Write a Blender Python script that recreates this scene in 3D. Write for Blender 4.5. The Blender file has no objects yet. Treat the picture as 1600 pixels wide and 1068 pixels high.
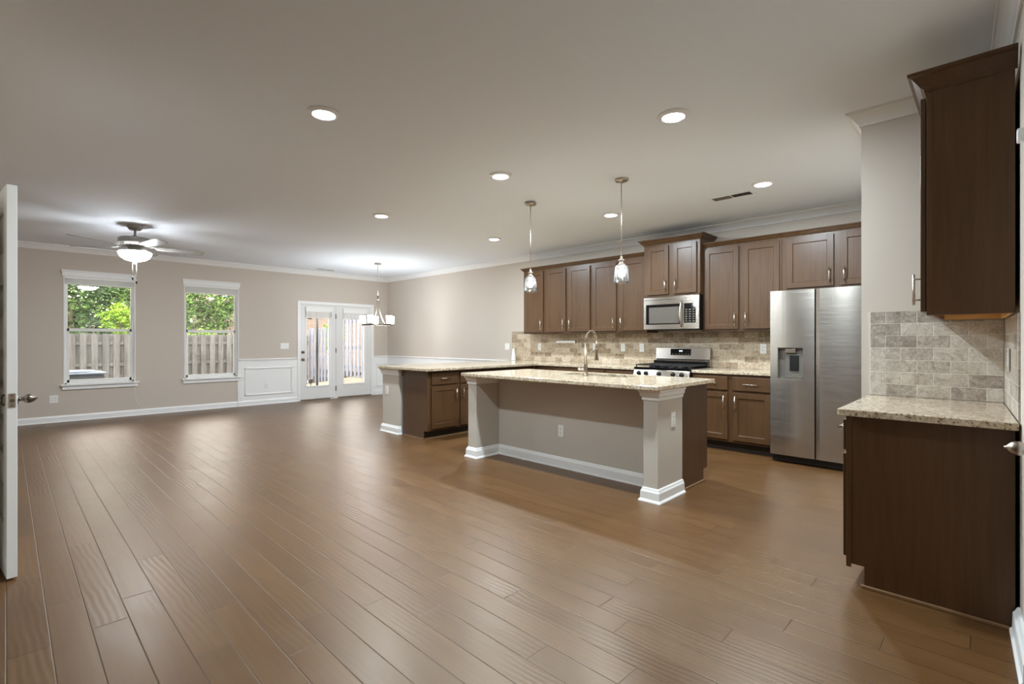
import bpy, bmesh, math, random
from mathutils import Vector, Matrix
R = math.radians
PI = math.pi
random.seed(7)
SC = bpy.context.scene
COL = SC.collection

# ------------------------------------------------------------------ camera, sky, exposure
cam = bpy.data.cameras.new('camera')
cam.sensor_width = 36.0
cam.lens = 770.6 / 1600 * 36.0
cam.shift_y = -1.8 / 1600
cam.clip_start = 0.02
cam.clip_end = 300
camo = bpy.data.objects.new('camera', cam)
COL.objects.link(camo)
camo.location = (0, 0, 1.262)
camo.rotation_euler = (PI / 2, 0, -math.atan2(770.6, 751.26))
SC.camera = camo

W = bpy.data.worlds.new('world')
SC.world = W
W.use_nodes = True
_n = W.node_tree.nodes
_bg = _n['Background']
_sky = _n.new('ShaderNodeTexSky')
_sky.sky_type = 'NISHITA'
_sky.sun_disc = False
_sky.sun_elevation = R(52)
_sky.sun_rotation = R(200)
_hz = _n.new('ShaderNodeMix')          # hazy bright sky
_hz.data_type = 'RGBA'
_hz.inputs[0].default_value = 0.93
_hz.inputs[7].default_value = (0.84, 0.71, 0.56, 1)
W.node_tree.links.new(_sky.outputs[0], _hz.inputs[6])
W.node_tree.links.new(_hz.outputs[2], _bg.inputs[0])
_bg.inputs[1].default_value = 6.0

# daylight portals in the window and door openings (they only guide the sampling of the sky)
for _i, (_x, _z, _w, _h) in enumerate(((1.075, 1.43, .86, 1.68), (2.672, 1.43, .86, 1.68), (4.68, 1.1, .50, 1.6), (5.52, 1.1, .52, 1.6))):
    _pl = bpy.data.lights.new('daylight_portal', 'AREA')
    _pl.shape = 'RECTANGLE'
    _pl.size, _pl.size_y = _w, _h
    _pl.cycles.is_portal = True
    _po = bpy.data.objects.new('daylight_portal', _pl)
    COL.objects.link(_po)
    _po.location = (_x, 10.374 + .10, _z)
    _po.rotation_euler = (-PI / 2, 0, 0)

P_DOWN, L_FAN, L_CHAND, L_BULB = 27.5, 52.0, 42.0, 45.0     # lamp strengths

vs = SC.view_settings
vs.view_transform = 'Standard'
vs.look = 'None'
vs.gamma = 1.0
vs.use_curve_mapping = False
vs.exposure = 0.97
SC.cycles.max_bounces = 10
SC.cycles.diffuse_bounces = 6
SC.cycles.transparent_max_bounces = 12
SC.cycles.sample_clamp_indirect = 4.0
SC.cycles.blur_glossy = 1.0
SC.cycles.use_denoising = True
SC.cycles.use_adaptive_sampling = False
SC.cycles.use_light_tree = False
SC.cycles.caustics_reflective = False
SC.cycles.caustics_refractive = False

# ------------------------------------------------------------------ materials
MATS = {}


def lin(*c):
    return tuple(((v / 255) / 12.92 if v / 255 <= .04045 else ((v / 255 + .055) / 1.055) ** 2.4) for v in c) + (1.0,)


def mat(name, col=(0.8, 0.8, 0.8, 1), rough=0.5, metal=0.0, spec=0.5, coat=0.0):
    m = bpy.data.materials.new(name)
    m.use_nodes = True
    b = m.node_tree.nodes['Principled BSDF']
    b.inputs['Base Color'].default_value = col
    b.inputs['Roughness'].default_value = rough
    b.inputs['Metallic'].default_value = metal
    b.inputs['Specular IOR Level'].default_value = spec
    if coat:
        b.inputs['Coat Weight'].default_value = coat
        b.inputs['Coat Roughness'].default_value = 0.1
    MATS[name] = m
    return m


class NT:
    """small helper for building node trees"""

    def __init__(s, m):
        s.t = m.node_tree
        s.b = s.t.nodes['Principled BSDF']

    def n(s, typ, **k):
        nd = s.t.nodes.new(typ)
        for a, v in k.items():
            setattr(nd, a, v)
        return nd

    def put(s, sock, v):
        if hasattr(v, 'is_output'):
            s.t.links.new(v, sock)
        elif v is not None:
            sock.default_value = v

    def math(s, op, a, b=None, c=None):
        nd = s.n('ShaderNodeMath', operation=op)
        for i, v in enumerate((a, b, c)):
            s.put(nd.inputs[i], v)
        return nd.outputs[0]

    def pos(s):
        return s.n('ShaderNodeNewGeometry').outputs['Position']

    def sep(s, v):
        nd = s.n('ShaderNodeSeparateXYZ')
        s.put(nd.inputs[0], v)
        return nd.outputs

    def comb(s, x=0.0, y=0.0, z=0.0):
        nd = s.n('ShaderNodeCombineXYZ')
        for i, v in enumerate((x, y, z)):
            s.put(nd.inputs[i], v)
        return nd.outputs[0]

    def mul(s, v, vec):
        nd = s.n('ShaderNodeVectorMath', operation='MULTIPLY')
        s.put(nd.inputs[0], v)
        nd.inputs[1].default_value = vec
        return nd.outputs[0]

    def addv(s, v, w):
        nd = s.n('ShaderNodeVectorMath', operation='ADD')
        s.put(nd.inputs[0], v)
        s.put(nd.inputs[1], w)
        return nd.outputs[0]

    def noise(s, v, scale=5.0, detail=2.0, rough=0.5, dist=0.0):
        nd = s.n('ShaderNodeTexNoise')
        s.put(nd.inputs['Vector'], v)
        nd.inputs['Scale'].default_value = scale
        nd.inputs['Detail'].default_value = detail
        nd.inputs['Roughness'].default_value = rough
        nd.inputs['Distortion'].default_value = dist
        return nd.outputs['Fac']

    def white(s, v):
        nd = s.n('ShaderNodeTexWhiteNoise')
        s.put(nd.inputs['Vector'], v)
        return nd.outputs

    def ramp(s, f, stops, interp='LINEAR'):
        nd = s.n('ShaderNodeValToRGB')
        s.put(nd.inputs[0], f)
        cr = nd.color_ramp
        cr.interpolation = interp
        while len(cr.elements) < len(stops):
            cr.elements.new(0.5)
        for e, (p, c) in zip(cr.elements, stops):
            e.position = p
            e.color = c
        return nd.outputs[0]

    def mix(s, f, a, b, blend='MIX'):
        nd = s.n('ShaderNodeMix', data_type='RGBA', blend_type=blend)
        s.put(nd.inputs[0], f)
        s.put(nd.inputs[6], a)
        s.put(nd.inputs[7], b)
        return nd.outputs[2]

    def bump(s, h, strength=0.3, dist=0.01, normal=None):
        nd = s.n('ShaderNodeBump')
        nd.inputs['Strength'].default_value = strength
        nd.inputs['Distance'].default_value = dist
        s.put(nd.inputs['Height'], h)
        if normal is not None:
            s.put(nd.inputs['Normal'], normal)
        return nd.outputs[0]


G = lambda v: (v, v, v, 1)

WALLP = mat('wall_paint', lin(204, 193, 180), 0.75, spec=0.25)
t = NT(WALLP)
t.put(t.b.inputs['Normal'], t.bump(t.noise(t.pos(), 260, 2), 0.06, 0.002))
CEILP = mat('ceiling_paint', lin(239, 243, 247), 0.85, spec=0.2)
t = NT(CEILP)
t.put(t.b.inputs['Normal'], t.bump(t.noise(t.pos(), 22, 3), 0.05, 0.01))
TRIM = mat('trim_paint', lin(240, 239, 236), 0.35, spec=0.45)
t = NT(TRIM)
t.put(t.b.inputs['Roughness'], t.ramp(t.noise(t.pos(), 30, 2), [(0, G(.30)), (1, G(.42))]))
DOORP = mat('door_paint', lin(228, 226, 222), 0.4, spec=0.4)
t = NT(DOORP)
t.put(t.b.inputs['Roughness'], t.ramp(t.noise(t.pos(), 30, 2), [(0, G(.34)), (1, G(.46))]))
ISLP = mat('island_paint', lin(200, 192, 180), 0.6, spec=0.3)
t = NT(ISLP)
t.put(t.b.inputs['Normal'], t.bump(t.noise(t.pos(), 260, 2), 0.06, 0.002))


def wood(name, c0, c1, rough=0.36):
    m = mat(name, c0, rough, spec=0.42)
    t = NT(m)
    p = t.mul(t.pos(), (26, 26, 1.6))
    g = t.noise(p, 1.6, 6, 0.6, 0.6)
    f = t.noise(t.mul(t.pos(), (5, 5, 1.2)), 1.0, 2)
    k = t.math('MULTIPLY_ADD', g, 0.65, t.math('MULTIPLY', f, 0.35))
    t.put(t.b.inputs['Base Color'], t.ramp(k, [(0.3, c0), (0.7, c1)]))
    t.put(t.b.inputs['Normal'], t.bump(g, 0.05, 0.002))
    return m


CABW = wood('cabinet_wood', lin(72, 48, 28), lin(92, 66, 42))
SHOE = wood('shoe_wood', lin(120, 90, 62), lin(140, 108, 78))
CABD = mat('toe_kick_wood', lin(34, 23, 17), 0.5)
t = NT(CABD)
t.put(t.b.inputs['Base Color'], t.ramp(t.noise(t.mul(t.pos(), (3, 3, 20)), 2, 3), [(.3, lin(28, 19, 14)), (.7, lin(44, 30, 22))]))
PLY = mat('cabinet_underside', lin(214, 170, 110), 0.55)
t = NT(PLY)
t.put(t.b.inputs['Base Color'], t.ramp(t.noise(t.mul(t.pos(), (40, 3, 40)), 1, 4), [(.3, lin(200, 152, 92)), (.7, lin(226, 186, 128))]))

# floor: hand scraped planks running along Y
FLOORM = mat('floor_wood', lin(120, 86, 56), 0.3)
t = NT(FLOORM)
px, py, pz = t.sep(t.pos())
PWID = 0.131
fx = t.math('DIVIDE', t.math('ADD', px, 13.1), PWID)
row = t.math('FLOOR', fx)
rr = t.white(t.comb(row, 3.7, 0))[0]
plen = t.math('MULTIPLY_ADD', t.white(t.comb(row, 9.1, 2))[0], 0.5, 0.85)
fy = t.math('DIVIDE', t.math('ADD', t.math('ADD', py, 30.0), t.math('MULTIPLY', rr, 7.0)), plen)
idx = t.math('FLOOR', fy)
pid = t.white(t.comb(row, idx, 0.5))
pid2 = t.white(t.comb(idx, row, 4.5))[0]
fu = t.math('FRACT', fx)
fv = t.math('FRACT', fy)
du = t.math('MULTIPLY', t.math('MINIMUM', fu, t.math('SUBTRACT', 1.0, fu)), PWID)
dv = t.math('MULTIPLY', t.math('MINIMUM', fv, t.math('SUBTRACT', 1.0, fv)), plen)
edge = t.math('MINIMUM', du, dv)
seam = t.math('SMOOTH_MIN', t.math('DIVIDE', edge, 0.0030), 1.0, 0.2)
wv = t.comb(t.math('ADD', px, t.math('MULTIPLY', pid[0], 9.0)), t.math('ADD', py, t.math('MULTIPLY', pid2, 5.0)), 0.0)
grain = t.noise(t.mul(wv, (38, 1.6, 1)), 1.2, 3, 0.5, 0.4)
blot = t.noise(t.mul(wv, (7, 2.2, 1)), 1.0, 3, 0.55, 0.4)
k = t.math('MULTIPLY_ADD', grain, 0.30, t.math('MULTIPLY_ADD', blot, 0.35, t.math('MULTIPLY', pid[0], 0.17)))
k = t.math('ADD', k, 0.09)
colr = t.ramp(k, [(0.22, lin(79, 51, 27)), (0.5, lin(93, 64, 36)), (0.8, lin(108, 77, 46))])
colr = t.mix(t.math('SUBTRACT', 1.0, seam), colr, lin(48, 32, 20))
t.put(t.b.inputs['Base Color'], colr)
# ripples of the scraping
wob = t.math('MULTIPLY', t.math('SUBTRACT', t.noise(t.mul(wv, (4, 3.0, 1)), 1.0, 1), 0.5), 0.05)
rip = t.math('SINE', t.math('MULTIPLY', t.math('ADD', t.math('ADD', px, t.math('MULTIPLY', py, 0.05)), wob), 2 * PI / 0.028))
amp = t.math('MULTIPLY', t.ramp(t.noise(t.mul(wv, (3, 1.6, 1)), 1.0, 1), [(0.30, G(0.1)), (0.75, G(1))]),
             t.ramp(pid2, [(0.1, G(0.15)), (0.9, G(1))]))
hgt = t.math('ADD', t.math('MULTIPLY', t.math('MULTIPLY', rip, amp), 0.00030),
             t.math('ADD', t.math('MULTIPLY', seam, 0.0009), t.math('MULTIPLY', t.noise(t.mul(wv, (9, 3, 1)), 1.0, 0), 0.0006)))
nd = t.n('ShaderNodeBump')
nd.inputs['Strength'].default_value = 0.75
nd.inputs['Distance'].default_value = 1.0
t.put(nd.inputs['Height'], hgt)
t.put(t.b.inputs['Normal'], nd.outputs[0])
t.put(t.b.inputs['Roughness'], t.ramp(blot, [(0.2, G(.33)), (0.8, G(.40))]))
t.b.inputs['Specular IOR Level'].default_value = 0.6
t.b.inputs['Specular Tint'].default_value = (1.0, 0.80, 0.58, 1)

# granite
GRAN = mat('granite', lin(190, 172, 146), 0.12)
t = NT(GRAN)
p = t.pos()
n1 = t.noise(p, 55, 4, 0.65, 0.3)
n2 = t.noise(p, 150, 3, 0.6)
n3 = t.noise(p, 12, 3, 0.6, 0.5)
vo = t.n('ShaderNodeTexVoronoi')
t.put(vo.inputs['Vector'], p)
vo.inputs['Scale'].default_value = 120
base = t.ramp(n1, [(0.30, lin(146, 122, 96)), (0.42, lin(190, 170, 142)), (0.56, lin(208, 194, 170)), (0.70, lin(226, 216, 198))])
base = t.mix(t.ramp(n3, [(0.45, G(0)), (0.62, G(0.55))]), base, lin(172, 146, 116))
spk = t.ramp(t.math('MULTIPLY', n2, t.math('ADD', n1, 0.25)), [(0.255, G(1)), (0.30, G(0))])
base = t.mix(spk, base, lin(74, 58, 46))
spk2 = t.ramp(t.sep(vo.outputs['Color'])[0], [(0.0, G(1)), (0.06, G(1)), (0.065, G(0))])
base = t.mix(t.math('MULTIPLY', spk2, 0.75), base, lin(92, 76, 62))
t.put(t.b.inputs['Base Color'], base)


def tile_mat(name, axis, u0, z0, tw, th, tones, border=None, skew=0.0):
    """running bond stone tile; axis 0: u = X, 1: u = Y"""
    m = mat(name, tones[1], 0.42, spec=0.4)
    t = NT(m)
    p = t.pos()
    s = t.sep(p)
    u = t.math('SUBTRACT', s[axis], u0)
    z = t.math('SUBTRACT', s[2], z0)
    wob = t.math('MULTIPLY', t.math('SUBTRACT', t.noise(p, 30, 2), 0.5), 0.006)
    u = t.math('ADD', u, wob)
    z = t.math('ADD', z, wob)
    fz = t.math('DIVIDE', t.math('ADD', z, th * 20), th)
    r = t.math('FLOOR', fz)
    off = t.math('MULTIPLY', t.math('MODULO', r, 2.0), 0.5)
    fu = t.math('ADD', t.math('DIVIDE', t.math('ADD', u, tw * 20), tw), off)
    c = t.math('FLOOR', fu)
    a = t.math('FRACT', fu)
    b = t.math('FRACT', fz)
    da = t.math('MULTIPLY', t.math('MINIMUM', a, t.math('SUBTRACT', 1.0, a)), tw)
    db = t.math('MULTIPLY', t.math('MINIMUM', b, t.math('SUBTRACT', 1.0, b)), th)
    if border:
        # a column of upright pieces at the free edge: u beyond border
        bw, ph = border
        inb = t.math('GREATER_THAN', t.math('SUBTRACT', s[axis], u0), 0.0)
        pz_ = t.math('DIVIDE', t.math('ADD', z, ph * 20), ph)
        b2 = t.math('FRACT', pz_)
        db2 = t.math('MULTIPLY', t.math('MINIMUM', b2, t.math('SUBTRACT', 1.0, b2)), ph)
        da2 = t.math('MINIMUM', u, t.math('SUBTRACT', bw, u))
        mixf = lambda x, y: t.math('ADD', t.math('MULTIPLY', x, t.math('SUBTRACT', 1.0, inb)), t.math('MULTIPLY', y, inb))
        da = mixf(da, t.math('MAXIMUM', da2, 0.0))
        db = mixf(db, db2)
        c = mixf(c, 500.0)
        r = mixf(r, t.math('ADD', t.math('FLOOR', pz_), 300.0))
    e = t.math('SMOOTH_MIN', da, db, 0.006)
    grout = t.ramp(t.math('DIVIDE', e, 0.004), [(0.10, G(1)), (0.62, G(0))])
    wn = t.white(t.comb(c, r, 1.3))
    sh = t.addv(p, t.mul(wn[1], (7, 7, 7)))
    cloud = t.noise(sh, 14, 5, 0.65, 1.6)
    fine = t.noise(sh, 60, 4, 0.7, 0.8)
    tone = t.math('ADD', t.math('MULTIPLY', wn[0], 0.42), t.math('MULTIPLY_ADD', cloud, 1.05, t.math('MULTIPLY_ADD', fine, 0.55, -0.50)))
    colr = t.ramp(tone, [(0.12, tones[0]), (0.34, tones[1]), (0.55, tones[2]), (0.85, tones[3])])
    vein = t.ramp(t.math('ABSOLUTE', t.math('SUBTRACT', t.noise(sh, 9, 4, 0.6, 2.2), 0.5)), [(0.0, G(0.55)), (0.03, G(0))])
    colr = t.mix(vein, colr, tones[0])
    colr = t.mix(grout, colr, tones[4])
    t.put(t.b.inputs['Base Color'], colr)
    hh = t.math('ADD', t.math('MULTIPLY', t.math('SUBTRACT', 1.0, grout), 0.0016), t.math('MULTIPLY', fine, 0.0006))
    nd = t.n('ShaderNodeBump')
    nd.inputs['Strength'].default_value = 0.7
    nd.inputs['Distance'].default_value = 1.0
    t.put(nd.inputs['Height'], hh)
    t.put(t.b.inputs['Normal'], nd.outputs[0])
    return m


TN1 = [lin(112, 92, 72), lin(162, 141, 116), lin(192, 174, 149), lin(210, 196, 174), lin(208, 197, 178)]
TN2 = [lin(134, 122, 112), lin(168, 156, 144), lin(196, 186, 172), lin(212, 204, 192), lin(226, 220, 208)]
TILEK = tile_mat('kitchen_tile', 1, 6.135, 0.916, 0.1545, 0.0772, TN1, (0.078, 0.1545))
TILEB = tile_mat('near_back_tile', 1, 0.488, 0.916, 0.1545, 0.0759, TN2, (0.080, 0.1518))
TILES = tile_mat('near_side_tile', 0, 3.88, 0.916, 0.1545, 0.0759, TN2)


def metal(name, col, rough, aniso=0.0, scale=(1, 1, 200)):
    m = mat(name, col, rough, 1.0)
    t = NT(m)
    n = t.noise(t.mul(t.pos(), scale), 2.0, 3)
    t.put(t.b.inputs['Roughness'], t.ramp(n, [(0.3, G(max(.03, rough - .02))), (0.7, G(rough + .02))]))
    if aniso:
        t.b.inputs['Anisotropic'].default_value = aniso
        t.b.inputs['Anisotropic Rotation'].default_value = 0.25
        tg = t.n('ShaderNodeTangent', direction_type='RADIAL', axis='Z')
        t.put(t.b.inputs['Tangent'], tg.outputs[0])
    return m


STEEL = metal('stainless_steel', lin(196, 188, 178), 0.24, 0.75, (2, 2, 90))
NICKEL = metal('brushed_nickel', lin(172, 160, 146), 0.3)
FAUC = metal('faucet_nickel', lin(150, 134, 116), 0.3)
DARKN = metal('dark_nickel', lin(120, 110, 100), 0.32)
SATIN = metal('pull_metal', lin(214, 204, 190), 0.28)
BLACK = mat('black_plastic', lin(18, 17, 17), 0.35)
t = NT(BLACK)
t.put(t.b.inputs['Roughness'], t.ramp(t.noise(t.pos(), 50, 2), [(0, G(.3)), (1, G(.42))]))
GLOSSB = mat('black_glass', lin(14, 13, 13), 0.06)
t = NT(GLOSSB)
t.put(t.b.inputs['Roughness'], t.ramp(t.noise(t.pos(), 8, 2), [(0, G(.04)), (1, G(.08))]))
MESHG = mat('oven_window', lin(104, 98, 90), 0.25, 0.3)
t = NT(MESHG)
t.put(t.b.inputs['Base Color'], t.ramp(t.noise(t.pos(), 400, 1), [(.4, lin(96, 90, 82)), (.6, lin(112, 106, 98))]))
IRON = mat('cast_iron', lin(30, 28, 26), 0.5)
t = NT(IRON)
t.put(t.b.inputs['Normal'], t.bump(t.noise(t.pos(), 300, 2), 0.2, 0.002))
PLASW = mat('white_plastic', lin(238, 237, 232), 0.35)
t = NT(PLASW)
t.put(t.b.inputs['Roughness'], t.ramp(t.noise(t.pos(), 40, 2), [(0, G(.3)), (1, G(.42))]))
SLOT = mat('outlet_slot', lin(90, 86, 80), 0.5)
GREYP = mat('grey_plastic', lin(124, 118, 110), 0.35, 0.4)
BLINDM = mat('blind_slats', lin(232, 230, 226), 0.5)
t = NT(BLINDM)
_z = t.sep(t.pos())[2]
t.put(t.b.inputs['Base Color'], t.ramp(t.math('FRACT', t.math('MULTIPLY', _z, 160.0)), [(0.0, lin(176, 174, 172)), (0.35, lin(232, 231, 228)), (0.9, lin(232, 231, 228))]))
BLADE = mat('fan_blade', lin(150, 146, 140), 0.4)
t = NT(BLADE)
t.put(t.b.inputs['Base Color'], t.ramp(t.noise(t.mul(t.pos(), (20, 20, 20)), 2, 3), [(.3, lin(140, 136, 130)), (.7, lin(160, 156, 150))]))


def emit(name, col, strength, base=(1, 1, 1, 1)):
    m = mat(name, base, 0.4)
    b = m.node_tree.nodes['Principled BSDF']
    b.inputs['Emission Color'].default_value = col
    b.inputs['Emission Strength'].default_value = strength
    return m


WARM = (0.88, 0.94, 1.0, 1)
FANM = metal('fan_nickel', lin(166, 162, 156), 0.42)
FANM.node_tree.nodes['Principled BSDF'].inputs['Metallic'].default_value = 0.35
E_DOWN = emit('downlight_glow', (0.79, 0.915, 1.0, 1), 14.0)
E_DOWN.cycles.emission_sampling = 'NONE'
E_FAN = emit('fan_bowl_glow', WARM, L_FAN)
E_CH = emit('chandelier_glow', WARM, L_CHAND)
E_BULB = emit('bulb_glow', WARM, L_BULB)
E_DISP = emit('range_display_glow', (0.6, 0.8, 1, 1), 1.2, (0.02, 0.02, 0.03, 1))
E_DISP.cycles.emission_sampling = 'NONE'


def glass(name, tint, gloss=0.08, rough=0.02, body=0.0):
    m = bpy.data.materials.new(name)
    m.use_nodes = True
    nt = m.node_tree
    nt.nodes.remove(nt.nodes['Principled BSDF'])
    out = nt.nodes['Material Output']
    tr = nt.nodes.new('ShaderNodeBsdfTransparent')
    tr.inputs[0].default_value = tint
    gl = nt.nodes.new('ShaderNodeBsdfGlossy')
    gl.inputs['Roughness'].default_value = rough
    fr = nt.nodes.new('ShaderNodeFresnel')
    fr.inputs[0].default_value = 1.45
    ma = nt.nodes.new('ShaderNodeMath')
    ma.operation = 'MULTIPLY_ADD'
    ma.inputs[1].default_value = 1.0
    ma.inputs[2].default_value = gloss
    nt.links.new(fr.outputs[0], ma.inputs[0])
    mx = nt.nodes.new('ShaderNodeMixShader')
    nt.links.new(ma.outputs[0], mx.inputs[0])
    nt.links.new(tr.outputs[0], mx.inputs[1])
    nt.links.new(gl.outputs[0], mx.inputs[2])
    last = mx
    if body:
        di = nt.nodes.new('ShaderNodeBsdfTranslucent')
        di.inputs[0].default_value = (0.95, 0.93, 0.9, 1)
        m2 = nt.nodes.new('ShaderNodeMixShader')
        no = nt.nodes.new('ShaderNodeTexNoise')
        no.inputs['Scale'].default_value = 45
        rp = nt.nodes.new('ShaderNodeMath')
        rp.operation = 'MULTIPLY'
        rp.inputs[1].default_value = body * 2
        nt.links.new(no.outputs['Fac'], rp.inputs[0])
        nt.links.new(rp.outputs[0], m2.inputs[0])
        nt.links.new(mx.outputs[0], m2.inputs[1])
        nt.links.new(di.outputs[0], m2.inputs[2])
        last = m2
    nt.links.new(last.outputs[0], out.inputs[0])
    return m


WGLASS = glass('window_glass', (0.96, 0.97, 0.96, 1), 0.02)
SGLASS = glass('seeded_glass', (0.95, 0.95, 0.94, 1), 0.06, 0.05, 0.02)

# ------------------------------------------------------------------ mesh builder


class MB:
    def __init__(s):
        s.v, s.f, s.sm = [], [], []

    def add(s, vs_, fs, smooth=False):
        o = len(s.v)
        s.v += [tuple(p) for p in vs_]
        for f in fs:
            s.f.append([i + o for i in f])
            s.sm.append(smooth)
        return s

    def box(s, x0, x1, y0, y1, z0, z1):
        x0, x1 = min(x0, x1), max(x0, x1)
        y0, y1 = min(y0, y1), max(y0, y1)
        z0, z1 = min(z0, z1), max(z0, z1)
        vv = [(x0, y0, z0), (x1, y0, z0), (x1, y1, z0), (x0, y1, z0), (x0, y0, z1), (x1, y0, z1), (x1, y1, z1), (x0, y1, z1)]
        return s.add(vv, [(0, 3, 2, 1), (4, 5, 6, 7), (0, 1, 5, 4), (1, 2, 6, 5), (2, 3, 7, 6), (3, 0, 4, 7)])

    def hexa(s, vv):
        return s.add(vv, [(0, 3, 2, 1), (4, 5, 6, 7), (0, 1, 5, 4), (1, 2, 6, 5), (2, 3, 7, 6), (3, 0, 4, 7)])

    def cyl(s, p0, p1, r0, r1=None, seg=16, cap=True):
        r1 = r0 if r1 is None else r1
        p0, p1 = Vector(p0), Vector(p1)
        d = (p1 - p0).normalized()
        a = Vector((0, 0, 1)) if abs(d.z) < 0.9 else Vector((1, 0, 0))
        u = d.cross(a).normalized()
        w = d.cross(u)
        o = len(s.v)
        for p, r in ((p0, r0), (p1, r1)):
            for i in range(seg):
                t_ = 2 * PI * i / seg
                s.v.append(tuple(p + u * (r * math.cos(t_)) + w * (r * math.sin(t_))))
        for i in range(seg):
            j = (i + 1) % seg
            s.f.append([o + i, o + j, o + seg + j, o + seg + i])
            s.sm.append(True)
        if cap:
            s.f.append([o + i for i in range(seg)][::-1])
            s.f.append([o + seg + i for i in range(seg)])
            s.sm += [False, False]
        return s

    def lathe(s, prof, c=(0, 0, 0), seg=28, axis='z', smooth=True):
        """prof: list of (r, h); revolve about an axis through c"""
        o = len(s.v)
        cx, cy, cz = c
        for r, h in prof:
            r = max(r, 1e-5)
            for i in range(seg):
                t_ = 2 * PI * i / seg
                a, b = r * math.cos(t_), r * math.sin(t_)
                if axis == 'z':
                    s.v.append((cx + a, cy + b, cz + h))
                elif axis == 'x':
                    s.v.append((cx + h, cy + a, cz + b))
                else:
                    s.v.append((cx + b, cy + h, cz + a))
        for k_ in range(len(prof) - 1):
            for i in range(seg):
                j = (i + 1) % seg
                s.f.append([o + k_ * seg + i, o + k_ * seg + j, o + (k_ + 1) * seg + j, o + (k_ + 1) * seg + i])
                s.sm.append(smooth)
        return s

    def tube(s, pts, r, seg=10):
        pts = [Vector(p) for p in pts]
        o = len(s.v)
        n = len(pts)
        ref = None
        for i, p in enumerate(pts):
            d = (pts[min(i + 1, n - 1)] - pts[max(i - 1, 0)]).normalized()
            if ref is None:
                ref = d.orthogonal().normalized()
            ref = (ref - d * ref.dot(d)).normalized()
            w = d.cross(ref)
            rr_ = r[i] if isinstance(r, (list, tuple)) else r
            for j in range(seg):
                t_ = 2 * PI * j / seg
                s.v.append(tuple(p + ref * (rr_ * math.cos(t_)) + w * (rr_ * math.sin(t_))))
        for i in range(n - 1):
            for j in range(seg):
                k_ = (j + 1) % seg
                s.f.append([o + i * seg + j, o + i * seg + k_, o + (i + 1) * seg + k_, o + (i + 1) * seg + j])
                s.sm.append(True)
        s.f.append([o + j for j in range(seg)][::-1])
        s.f.append([o + (n - 1) * seg + j for j in range(seg)])
        s.sm += [False, False]
        return s

    def yz(s, poly, x0, x1):
        n = len(poly)
        vv = [(x0, y, z) for y, z in poly] + [(x1, y, z) for y, z in poly]
        return s.add(vv, [list(range(n))[::-1], list(range(n, 2 * n))] + [[i, (i + 1) % n, n + (i + 1) % n, n + i] for i in range(n)])

    def prism(s, poly, z0, z1):
        n = len(poly)
        vv = [(x, y, z0) for x, y in poly] + [(x, y, z1) for x, y in poly]
        fs = [list(range(n))[::-1], list(range(n, 2 * n))] + [[i, (i + 1) % n, n + (i + 1) % n, n + i] for i in range(n)]
        return s.add(vv, fs)

    def molding(s, path, prof, i0=0, i1=None, closed=False, smooth=False):
        """sweep prof [(d, z)] (d = distance to the left of the path) along path[i0..i1] with mitres"""
        n = len(path)
        i1 = n - 1 if i1 is None else i1
        P = [Vector(p) for p in path]

        def nrm(a, b):
            d = (b - a).normalized()
            return Vector((-d.y, d.x))
        rings = []
        for i in range(i0, i1 + 1):
            prev = P[(i - 1) % n] if (closed or i > 0) else None
            nxt = P[(i + 1) % n] if (closed or i < n - 1) else None
            p = P[i % n]
            if prev is None:
                m_ = nrm(p, nxt)
            elif nxt is None:
                m_ = nrm(prev, p)
            else:
                a, b = nrm(prev, p), nrm(p, nxt)
                m_ = (a + b) / (1 + a.dot(b))
            rings.append([(p.x + m_.x * d, p.y + m_.y * d, z) for d, z in prof])
        k_ = len(prof)
        o = len(s.v)
        for r_ in rings:
            s.v += r_
        for a in range(len(rings) - 1):
            for j in range(k_):
                l = (j + 1) % k_
                s.f.append([o + a * k_ + j, o + a * k_ + l, o + (a + 1) * k_ + l, o + (a + 1) * k_ + j])
                s.sm.append(smooth)
        s.f.append([o + j for j in range(k_)][::-1])
        s.f.append([o + (len(rings) - 1) * k_ + j for j in range(k_)])
        s.sm += [False, False]
        return s


def tag(o, label=None, cat=None, group=None, kind=None):
    if label:
        o['label'] = label
    if cat:
        o['category'] = cat
    if group:
        o['group'] = group
    if kind:
        o['kind'] = kind
    return o


def thing(name, label, cat, loc=(0, 0, 0), group=None, kind=None):
    o = bpy.data.objects.new(name, None)
    o.empty_display_size = 0.1
    COL.objects.link(o)
    o.location = loc
    o['base'] = list(loc)
    return tag(o, label, cat, group, kind)


def base_of(o):
    return Vector(o.get('base', (0, 0, 0)))


def obj(name, mb, m, parent=None, bevel=0.0, local=False, origin=None):
    """link mb as ONE mesh object. Coordinates are world ones unless local."""
    me = bpy.data.meshes.new(name)
    vv = mb.v
    org = Vector((0, 0, 0))
    if parent is not None:
        org = base_of(parent)
    elif origin is not None:
        org = Vector(origin)
    if not local and org.length > 0:
        vv = [(x - org.x, y - org.y, z - org.z) for x, y, z in vv]
    me.from_pydata(vv, [], mb.f)
    me.polygons.foreach_set('use_smooth', mb.sm)
    bm = bmesh.new()
    bm.from_mesh(me)
    bmesh.ops.recalc_face_normals(bm, faces=bm.faces)
    bm.to_mesh(me)
    bm.free()
    if m is not None:
        me.materials.append(m)
    o = bpy.data.objects.new(name, me)
    COL.objects.link(o)
    if parent is not None:
        o.parent = parent
        o['base'] = list(org)
    elif origin is not None and not local:
        o.location = origin
        o['base'] = list(origin)
    if bevel:
        b = o.modifiers.new('bevel', 'BEVEL')
        b.width = bevel
        b.segments = 2
        b.limit_method = 'ANGLE'
        b.angle_limit = R(40)
        b.harden_normals = False
    return o


def struct(name, mb, m, parent=None, bevel=0.0):
    o = obj(name, mb, m, parent, bevel)
    if parent is None:
        o['kind'] = 'structure'
    return o


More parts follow.
